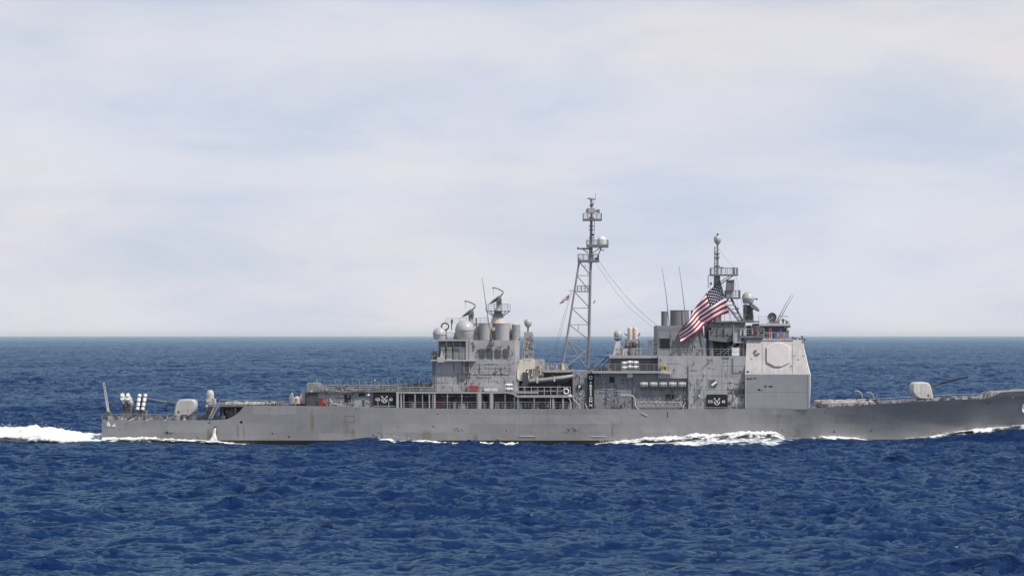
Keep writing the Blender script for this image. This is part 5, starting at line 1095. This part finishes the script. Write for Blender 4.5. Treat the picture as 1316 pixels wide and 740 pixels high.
# funnel
mb = MB('low'); y0, y1 = 3.4, 13.4
f0 = [P(844.6, 457.4, y0), P(908, 457.4, y0)]; f1 = [P(844.6, 418.4, y0), P(903, 418.4, y0)]
mb.loft([[(f0[0].x, y0, f0[0].z), (f0[1].x, y0, f0[0].z), (f0[1].x, y1, f0[0].z), (f0[0].x, y1, f0[0].z)], [(f1[0].x, y0+.25, f1[0].z), (f1[1].x, y0+.25, f1[0].z), (f1[1].x, y1-.25, f1[0].z), (f1[0].x, y1-.25, f1[0].z)]])
clutter(mb, 862, 904, 430, 456, y0, 52, 151, ('haze', 'mid', 'dark', 'mid', 'pale')); mb.mat('mid').tube(P(899, 418, y0), P(903.4, 456, y0), .09); seams(mb, (846.5, 862.6), (421.4,), 846, 900, 422, 456, y0+.02)
fu = mb.build('funnel', SHIP)
mb = MB('dark', 'mid'); mb.pbox(848.6, 861, 435, 448, y0-.02, y0+.2)
for i in range(8): mb.mat('black').pbox(849, 860.6, 435.6+1.6*i, 436.4+1.6*i, y0-.08, y0)
mb.mat('mid').pbox(848, 861.6, 434.2, 435, y0-.1, y0+.1); mb.build('vent_louvre', fu)
stack(fu, 850, 858.4, 400, 418.6, 5.0, m='mid'); stack(fu, 862, 886.2, 398.4, 418.6, 4.6, m='low'); stack(fu, 888.6, 907, 398.6, 418.6, 4.8, m='mid')
mb = MB('mid'); mb.path([P(860.4, 420, 4.2), P(856, 378, 4.4), P(850.6, 343, 4.6)], [.09, .06, .03]); mb.build('whip_antenna', fu)
mb = MB('mid'); mb.path([P(882.4, 420, 4.2), P(877.6, 378, 4.4), P(872.6, 342, 4.6)], [.09, .06, .03]); mb.build('whip_antenna', fu)

# mast house between funnel and bridge
mb = MB('mid', 'dark', 'haze')
mb.mat('dark').pbox(911, 958, 433, 457.4, 6.5, 13.5); mb.mat('mid').pbox(911, 958, 413.6, 434.5, 3.0, 13); mb.mat('mid').pprism([(911, 434.5), (950, 434.5), (935, 440), (911, 437)], 3.0, 6)  # dark back wall paints in the shadow below the overhanging house
mb.mat('haze').pbox(942.4, 953, 426.8, 440.6, 1.9, 3.0); mb.mat('mid').pbox(906.6, 976, 412.4, 414.2, 2.6, 13.4)
mb.mat('mid').tube(P(914, 457, 4), P(914, 420, 4), 0.4, n=10).tube(P(952, 457, 3), P(952, 440, 3), 0.28).tube(P(956, 457, 2.6), P(956, 433, 2.6), 0.28); mb.mat('haze').tube(P(930, 456, 3.4), P(950, 437, 3.4), 0.13).tube(P(938, 456, 3.4), P(950, 444, 3.4), 0.1).tube(P(922, 456, 4), P(946, 440, 4), .1)
clutter(mb, 912, 956, 415, 433, 3.0, 44, 161, ('mid', 'dark', 'haze')); clutter(mb, 912, 956, 440, 457, 6.5, 40, 162, ('dark', 'mid', 'black', 'haze'))
mb.mat('dark').pbox(907, 914, 421, 424, 3, 6)
mh = mb.build('mast_house', SHIP)
mb = MB('light'); mb.prail([(925, 412.4), (956, 412.4)], 2.8, h=1.2, step=.9, r=.04); mb.build('deck_rail', mh)
# foremast
fm = empty('foremast', P(922, 413, YC)); fm.parent = SHIP; fm.location = WLOC[fm.name]-WLOC[SHIP.name]
mb = MB('low', 'mid', 'haze'); mb.tube(P(921.6, 413, YC), P(921.4, 353, YC), 0.75, 0.55, 14); mb.tube(P(922, 353, YC), P(922.2, 313, YC), 0.24, 0.16, 10); mb.mat('mid').tube(P(918.2, 354, YC-.2), P(918.6, 317, YC-.2), 0.09)
for p in range(318, 353, 5): mb.tube(P(918.4, p, YC-.2), P(922.2, p, YC), 0.05)
for p in (327, 332, 343): mb.lathe([(0.4, 0), (0.4, 0.25), (0, 0.25)], P(922, p, YC), 12)
mb.mat('low').tube(P(927, 383, YC-.5), P(953, 416, 5), 0.24).tube(P(940, 384, YC-.5), P(956, 416, 5), 0.18).tube(P(925, 366, YC), P(944, 353, YC), 0.09).tube(P(926, 362, YC-1.4), P(940, 353, YC-1.4), 0.09).tube(P(926, 400, YC), P(936, 384, YC), .12)
for t in np.linspace(0.1, 0.9, 6): mb.tube(P(927+26*t, 383+33*t, YC-.5), P(940+16*t, 384+32*t, YC-.5), 0.06)
mb.mat('mid').tube(P(910.2, 370, YC-1), P(910.2, 354, YC-1), 0.06).tube(P(910.2, 354, YC-1), P(916, 354, YC-1), 0.06); mb.tube(P(921, 365, YC-2), P(921, 365, YC+3), .1)
mb.tube(P(924, 343.4, YC), P(930, 343.4, YC), 0.06).tube(P(927, 343, YC), P(927, 352, YC), 0.05); mb.mat('dark').pbox(912.6, 915, 363, 366, YC-1.2, YC-.6); mb.pbox(926, 929, 395, 397, YC-1, YC-.4); mb.mat('mid').pbox(947, 950, 395.4, 397.4, 5, 5.6)
mb.build('mast_pole', fm, smooth=40)
def fplat(px0, px1, py0, py1, hy, h):
    mb = MB('mid'); a, b_ = PX(px0, YC), PX(px1, YC); z1, z0 = PZ(py0, YC), PZ(py1, YC); mb.box(a, b_, YC-hy, YC+hy, z0, z1); pl = mb.build('mast_platform', fm)
    m2 = MB('mid'); m2.rail([(a+.05, YC-hy+.05, z1), (b_-.05, YC-hy+.05, z1), (b_-.05, YC+hy-.05, z1), (a+.05, YC+hy-.05, z1), (a+.05, YC-hy+.05, z1)], h=h, step=.85, r=0.04); m2.build('deck_rail', pl)
fplat(912.8, 947.6, 352.4, 354.4, 1.5, 1.05); fplat(932, 950.6, 382, 384, 1.6, 1.15)
mb = MB('dome', 'mid'); c = P(922.2, 307.4, YC); mb.lathe([(0.2, -1.0), (0.42, -0.62), (0.58, -0.5), (0.64, -0.1), (0.64, 0.25), (0.5, 0.5), (0.2, 0.62), (0, 0.64)], c, 24); mb.mat('dark').lathe([(0.18, 0.6), (0.2, 0.85), (0.1, 1.0), (0, 1.02)], c, 12); mb.build('radome', fm, smooth=45)
mb = MB('mid', 'haze'); mb.pprism([(933, 374), (934.6, 359.8), (944, 359.4), (943.4, 374)], YC-0.9, YC+0.7, .05); mb.mat('haze').pbox(933.6, 942, 374, 382, YC-.6, YC+.5); mb.build('radar_panel', fm)
mb = MB('mid', 'dark'); mb.tube(P(943.4, 352, YC-.8), P(943.4, 346.4, YC-.8), 0.2, .16); mb.lathe([(0, -.2), (.22, -.15), (.24, .15), (0, .22)], P(943, 345.2, YC-.8), 12); mb.build('mast_sensor', fm)
mb = MB('wire')
for a, b_ in (((914, 354), (905, 412)), ((916, 354), (903, 416)), ((930, 353.5), (926, 412)), ((946, 353.5), (958, 412)), ((944, 353.5), (950, 412)), ((921, 316), (947, 347)), ((921.6, 330), (913.5, 349))):
    mb.path(sag(P(*a, YC-1.2), P(*b_, YC-2.5), 8, .25), .02, 4)
mb.build('mast_rigging', fm)
# halyard of the big flag
mb = MB('wire'); mb.path([P(919.6, 355, 2.3), P(925.2, 359.6, 2.2), P(937.2, 402, 2.0), P(941.5, 416, 2.7)], 0.03, 5).path([P(919.6, 355, 2.3), P(920.4, 352.4, YC-1.5)], .03, 5); mb.build('flag_halyard', fm)

# ------------------------------------------------------------------ forecastle
mb = MB('pink', 'haze', 'mid')
zz = [(1056, 523.4, 516.6), (1124, 518.4, 515.9)]
mb.mat('haze'); a, b_ = P(1056, 523.6, 2.8), P(1124, 519.4, 2.8); ta, tb = PZ(517.4, 2.8), PZ(516.4, 2.8)
mb.loft([[(a.x, 2.8, a.z-.2), (b_.x, 2.8, b_.z-.2), (b_.x, 14, b_.z-.2), (a.x, 14, a.z-.2)], [(a.x, 2.8, ta), (b_.x, 2.8, tb), (b_.x, 14, tb), (a.x, 14, ta)]])
mb.mat('pink'); mb.loft([[(a.x+.1, 2.9, ta), (b_.x-.1, 2.9, tb), (b_.x-.1, 13.9, tb), (a.x+.1, 13.9, ta)], [(a.x+.1, 2.9, ta+.12), (b_.x-.1, 2.9, tb+.12), (b_.x-.1, 13.9, tb+.12), (a.x+.1, 13.9, ta+.12)]])
rr = random.Random(3)
for i in range(60):
    t = rr.random(); y = rr.uniform(3, 12); x = a.x+(b_.x-a.x)*t; z = ta+(tb-ta)*t+.12; mb.mat(rr.choice(['pink', 'pale', 'pale', 'mid'])); w = rr.uniform(.1, .6); mb.box(x-w, x+w, y, y+.8, z, z+rr.uniform(.04, .22))
clutter(mb, 1058, 1124, 519, 521.5, 2.8, 24, 171, ('pale', 'haze', 'mid', 'dark'))
mb.build('launch_cells', SHIP)
mb = MB('steel', 'pale'); 
for px, h in ((1101, 506), (1116, 508)):
    mb.path([P(px+7.4, 517, 4), P(px+7.4, h+4, 4), P(px+6, h-.4, 4), P(px+3, h-3.6, 4), P(px-1, h-4, 4), P(px-2, h-3, 4)], .1, 7)
mb.mat('black').pbox(1114, 1117, 510.4, 515.6, 3.6, 4.4).pprism([(1122, 514), (1127.6, 513), (1126, 519), (1123.6, 519)], 3, 4).pbox(1100.4, 1102, 511.6, 514, 3.8, 4.2); mb.tube(P(1101, 511, 4), P(1116, 510.4, 4), .06); mb.build('loading_davit', SHIP)
rr = random.Random(6)
for i in range(95):
    mb = MB('light', 'mid', 'haze', 'dark', 'pale')
    px = rr.uniform(1044, 1262); x = PX(px, 4); yb = YC-half_deck(x); y = yb+rr.uniform(0.5, 7); z = deck_z(x)-0.06; h = rr.uniform(.12, .55); w = rr.uniform(.08, .5); mb.mat(rr.choice(['light', 'mid', 'haze', 'dark', 'pale', 'mid']))
    x = PX(px, y)
    if 1172 < px < 1200: h *= .4
    if i % 5: mb.box(x-w, x+w, y, y+.6, z, z+h); mb.box(x-w*1.08, x+w*1.08, y-.03, y+.63, z+h*.8, z+h*.9); mb.build('deck_locker', SHIP)
    else: mb.lathe([(w*.6, 0), (w*.6, h*.3), (w*.4, h*.4), (w*.4, h*.8), (w*.7, h), (0, h)], (x, y, z), 10); mb.build('mooring_bitt', SHIP)
mb = MB('white', 'pale'); mb.pbox(1247, 1252.5, 509.6, 513.4, 5.2, 6.4); mb.mat('pale').pbox(1252, 1262, 511.2, 513, 5, 6.4); mb.build('deck_locker', SHIP)
pts = []
for px in np.linspace(1046, 1262, 24): x = PX(px, 1.5); pts.append(Vector((x, YC-half_deck(x)+.25, deck_z(x)-.04)))
mb = MB('light'); mb.rail(pts, h=.95, step=2.8, wires=3, wr=.014, r=.028); mb.build('deck_rail', SHIP)
mb = MB('steel', 'mid', 'pale'); rr = random.Random(16)
for i in range(36):
    px = rr.uniform(1254, 1282); y = rr.uniform(4.0, 8.0); c = P(px, np.interp(px, [1254, 1284], [512, 503]), y); mb.mat(rr.choice(['steel', 'mid', 'pale', 'light'])); mb.tube((c.x-rr.uniform(-.6, .6), y, c.z-rr.uniform(.5, 1.6)), c+Vector((rr.uniform(-.3, .3), 0, rr.uniform(0, .3))), .06, n=5)
for px in (1262, 1268, 1273): mb.mat('pale').path([P(px-3, 512, 4.2), P(px, 505, 4.2), P(px+4, 503.6, 4.2)], .06, 5)
mb.mat('mid').pbox(1266, 1274, 503, 511, 5, 7); mb.build('breakwater_gear', SHIP)
mb = MB('pale'); pts = []
for px in np.linspace(1290, 1400, 12): x = PX(px, 4); pts.append(Vector((x+1.0, YC-half_deck(x)+.1, deck_z(x))))
mb.rail(pts, h=.35, step=1.5, wires=1, r=.04); mb.build('deck_rail', SHIP)
mb = MB('pale'); c = on_side(1301.4, 510.4, .03); mb.lathe([(0, 0), (.14, 0), (.14, .05), (0, .06)], c, 14, Vector((0, -1, 0)).to_track_quat('Z', 'Y')); mb.build('hull_light', hull)

# ------------------------------------------------------------------ banners
def emblem(parent, c, y, s):
    mb = MB('letters'); 
    def bar(u0, v0, u1, v1, w):
        a = Vector((c.x+u0*s, y, c.z+v0*s)); b_ = Vector((c.x+u1*s, y, c.z+v1*s)); d = (b_-a).normalized(); n = Vector((-d.z, 0, d.x))*w*s/2
        q = [a+n, a-n, b_-n, b_+n]; mb.add(q+[p+Vector((0, .02, 0)) for p in q], [(0, 1, 2, 3), (4, 7, 6, 5), (0, 4, 5, 1), (1, 5, 6, 2), (2, 6, 7, 3), (3, 7, 4, 0)])
    bar(-.34, -.36, .56, .66, .12); bar(.34, -.36, -.56, .66, .12); bar(-.62, .74, -.42, .50, .26); bar(.62, .74, .42, .50, .26)
    pts = [(.58*math.cos(a), .58*math.sin(a)-.08) for a in np.linspace(R(160), R(380), 15)]
    for (u0, v0), (u1, v1) in zip(pts[:-1], pts[1:]): bar(u0, v0, u1, v1, .13)
    return mb.build('emblem', parent)
def banner(px0, px1, py0, py1, y, label, left, right, cut=0):
    pts = [(px0, py1), (px0, py0+cut), (px0+cut, py0), (px1-cut, py0), (px1, py0+cut), (px1, py1)] if cut else [(px0, py1), (px0, py0), (px1, py0), (px1, py1)]
    mb = MB('black'); mb.pprism(pts, y, y+.05); o = mb.build('black_banner', origin=centre(mb)); WLOC[o.name] = centre(mb); tag(o, label, 'banner', 'black banners on the ship')
    c = P((px0+px1)/2, (py0+py1)/2+.6, y-.03); emblem(o, c, y-.03, 0.78)
    text_mesh('lettering', left, .62, c+Vector((-1.12, 0, 0)), 'letters', o, sx=.9); text_mesh('lettering', right, .62, c+Vector((1.12, 0, 0)), 'letters', o, sx=.9)
    return o
banner(479.6, 508.4, 504.4, 520.8, 0.55, 'wide black banner with white crossed emblem hung on the hangar wall', 'CG', '62')
banner(907.8, 935, 506.6, 524, 0.75, 'black banner with white crossed emblem and clipped top corners beside the array house', 'CG', '62', 1.6)
mb = MB('haze'); 
for px in (485.6, 499.6): mb.tube(P(px, 525, .3), P(px, 515, .3), .06, n=5)
mb.tube(P(480, 521.4, .3), P(508, 521.6, .3), .05, n=5); mb.build('deck_rail', hg)
mb = MB('black'); mb.pbox(754.8, 763.6, 479.6, 524.4, 1.2, 1.26); ob = mb.build('black_banner', origin=centre(mb)); WLOC[ob.name] = centre(mb); tag(ob, 'tall narrow black banner with white vertical lettering below the lattice mast', 'banner', 'black banners on the ship')
text_mesh('lettering', 'O', .85, P(759.2, 485.4, 1.17), 'letters', ob, sx=.9)
for i, ch in enumerate('PRESS'): text_mesh('lettering', ch, .58, P(759.2, 492.0+3.75*i, 1.17), 'letters', ob, sx=1.25)
for i, ch in enumerate('ON'): text_mesh('lettering', ch, .58, P(759.2, 511.6+3.9*i, 1.17), 'letters', ob, sx=1.25)
mb = MB('letters'); c = P(759.2, 520.6, 1.17)
for sg in (-1, 1): mb.path([c+Vector((-.3*sg, 0, -.2)), c+Vector((0, -.02*sg, 0)), c+Vector((.3*sg, 0, .22))], .05, 6)
mb.build('crossed_mark', ob)
mb = MB('black'); mb.pbox(741.8, 747.6, 493.6, 500.8, 1.38, 1.44); ob = mb.build('letter_plate', origin=centre(mb)); WLOC[ob.name] = centre(mb); tag(ob, 'small black plate with a white letter P beside the tall banner', 'sign')
text_mesh('lettering', 'P', .8, P(744.8, 497.3, 1.35), 'letters', ob)

# ------------------------------------------------------------------ flags
def flag_material():
    m, t, b = new_mat('stripes_and_stars'); ln = t.links.new
    b.inputs['Roughness'].default_value = .85
    at = t.nodes.new('ShaderNodeAttribute'); at.attribute_name = 'fu'; av = t.nodes.new('ShaderNodeAttribute'); av.attribute_name = 'fv'
    def mth(op, a, b_=None):
        n = t.nodes.new('ShaderNodeMath'); n.operation = op
        for i, v in enumerate((a, b_)):
            if v is None: continue
            if isinstance(v, (int, float)): n.inputs[i].default_value = v
            else: ln(v, n.inputs[i])
        return n.outputs[0]
    u, v = at.outputs['Fac'], av.outputs['Fac']     # u from hoist 0..1, v from top 0..1
    st = mth('MODULO', mth('FLOOR', mth('MULTIPLY', v, 13)), 2)
    mxs = t.nodes.new('ShaderNodeMix'); mxs.data_type = 'RGBA'; mxs.inputs[6].default_value = (.38, .010, .038, 1); mxs.inputs[7].default_value = (.92, .90, .91, 1); ln(st, mxs.inputs[0])
    can = mth('MULTIPLY', mth('LESS_THAN', u, .40), mth('LESS_THAN', v, 7/13))
    # star field: staggered rows, each a five-point-ish dot
    uu_ = mth('MULTIPLY', u, 12/.40); vv_ = mth('MULTIPLY', v, 10/(7/13))
    cu, cv = mth('ROUND', uu_), mth('ROUND', vv_)
    par = mth('MODULO', mth('ADD', cu, cv), 2)
    dist = mth('SQRT', mth('ADD', mth('POWER', mth('SUBTRACT', uu_, cu), 2), mth('POWER', mth('SUBTRACT', vv_, cv), 2)))
    dot = mth('LESS_THAN', dist, .34)
    inb = mth('MULTIPLY', mth('MULTIPLY', mth('GREATER_THAN', cu, .5), mth('LESS_THAN', cu, 11.5)), mth('MULTIPLY', mth('GREATER_THAN', cv, .5), mth('LESS_THAN', cv, 9.5)))
    star = mth('MULTIPLY', mth('MULTIPLY', dot, inb), mth('SUBTRACT', 1, par))
    mc = t.nodes.new('ShaderNodeMix'); mc.data_type = 'RGBA'; mc.inputs[6].default_value = (.010, .012, .055, 1); mc.inputs[7].default_value = (.8, .8, .8, 1); ln(star, mc.inputs[0])
    mf = t.nodes.new('ShaderNodeMix'); mf.data_type = 'RGBA'; ln(can, mf.inputs[0]); ln(mxs.outputs[2], mf.inputs[6]); ln(mc.outputs[2], mf.inputs[7])
    ln(mf.outputs[2], b.inputs['Base Color'])
    tl = t.nodes.new('ShaderNodeBsdfTranslucent'); ln(mf.outputs[2], tl.inputs['Color']); ms = t.nodes.new('ShaderNodeMixShader'); ms.inputs[0].default_value = .3; ln(b.outputs[0], ms.inputs[1]); ln(tl.outputs[0], ms.inputs[2]); ln(ms.outputs[0], t.nodes['Material Output'].inputs['Surface'])
    return m
M['flag'] = flag_material()
def flag(name, top, bottom, y, amp, waves, label, nu=70, nv=40, fold=0.0):
    """cloth between a top edge and a bottom edge, both running from the hoist to the fly"""
    def curve(pts, s):
        d = [0]
        for a, b_ in zip(pts[:-1], pts[1:]): d.append(d[-1]+math.dist(a, b_))
        d = np.array(d)/d[-1]; return np.interp(s, d, [p[0] for p in pts]), np.interp(s, d, [p[1] for p in pts])
    u = np.linspace(0, 1, nu); v = np.linspace(0, 1, nv); U, V = np.meshgrid(u, v, indexing='ij')
    tx, ty = curve(top, U); bx_, by_ = curve(bottom, U)
    yy = y+amp*np.sin(waves*2*np.pi*U+1.3*V)*(.15+.85*U)+.35*amp*np.sin(5*U+7*V)
    k = (CAM_D+y)/CAM_D
    px = tx*(1-V)+bx_*V+.8*np.sin(9*U+2*V)*(U > .02); py = ty*(1-V)+by_*V
    X = (px-658)/S*k; Z = CAM_H-(py-431)/S*k
    org = Vector((X.mean(), y, Z.min()))
    o = grid_mesh(name, X-org.x, yy-org.y, Z-org.z, M['flag'], [('fu', U**0.74), ('fv', V+(1-V)*fold*np.clip((U-.22)/.78, 0, 1)**1.2)]); o.location = org
    md = o.modifiers.new('cloth', 'SOLIDIFY'); md.thickness = .012
    tag(o, label, 'flag'); return o
flag('national_flag', [(925.4, 360), (915, 369.5), (907, 377), (899, 389), (893, 397.5), (884, 413), (878, 422), (872.4, 429.4)], [(937.2, 401.6), (929, 404.2), (921, 408.6), (913, 414), (904, 418.5), (893, 429), (884, 436), (876, 440.6)], 2.1, .75, 2.3, 'very large stars and stripes flag flying at a slant in front of the funnel', fold=.56)
flag('national_flag', [(731.4, 377.6), (728, 380.6), (724, 384.4), (719.4, 388.6)], [(730.4, 385), (727, 387), (723, 389.4), (719.8, 391.4)], 6.7, .12, 1.2, 'tiny stars and stripes flag on the halyard left of the lattice mast', 30, 20)

# ------------------------------------------------------------------ sea air: one even box of thin haze round everything
mb = MB('haze_air'); mb.box(-30000, 30000, -2000, 66000, -8.0, 62.0)
m = bpy.data.materials.new('haze_air'); m.use_nodes = True; t = m.node_tree; t.nodes.clear()
vo = t.nodes.new('ShaderNodeVolumePrincipled'); vo.inputs['Color'].default_value = (0.93, 0.96, 1.0, 1); vo.inputs['Density'].default_value = HAZE_DENSITY; vo.inputs['Anisotropy'].default_value = 0.0
t.links.new(vo.outputs[0], t.nodes.new('ShaderNodeOutputMaterial').inputs['Volume'])
M['haze_air'] = m
hz = mb.build('haze'); tag(hz, None, None, kind='stuff')
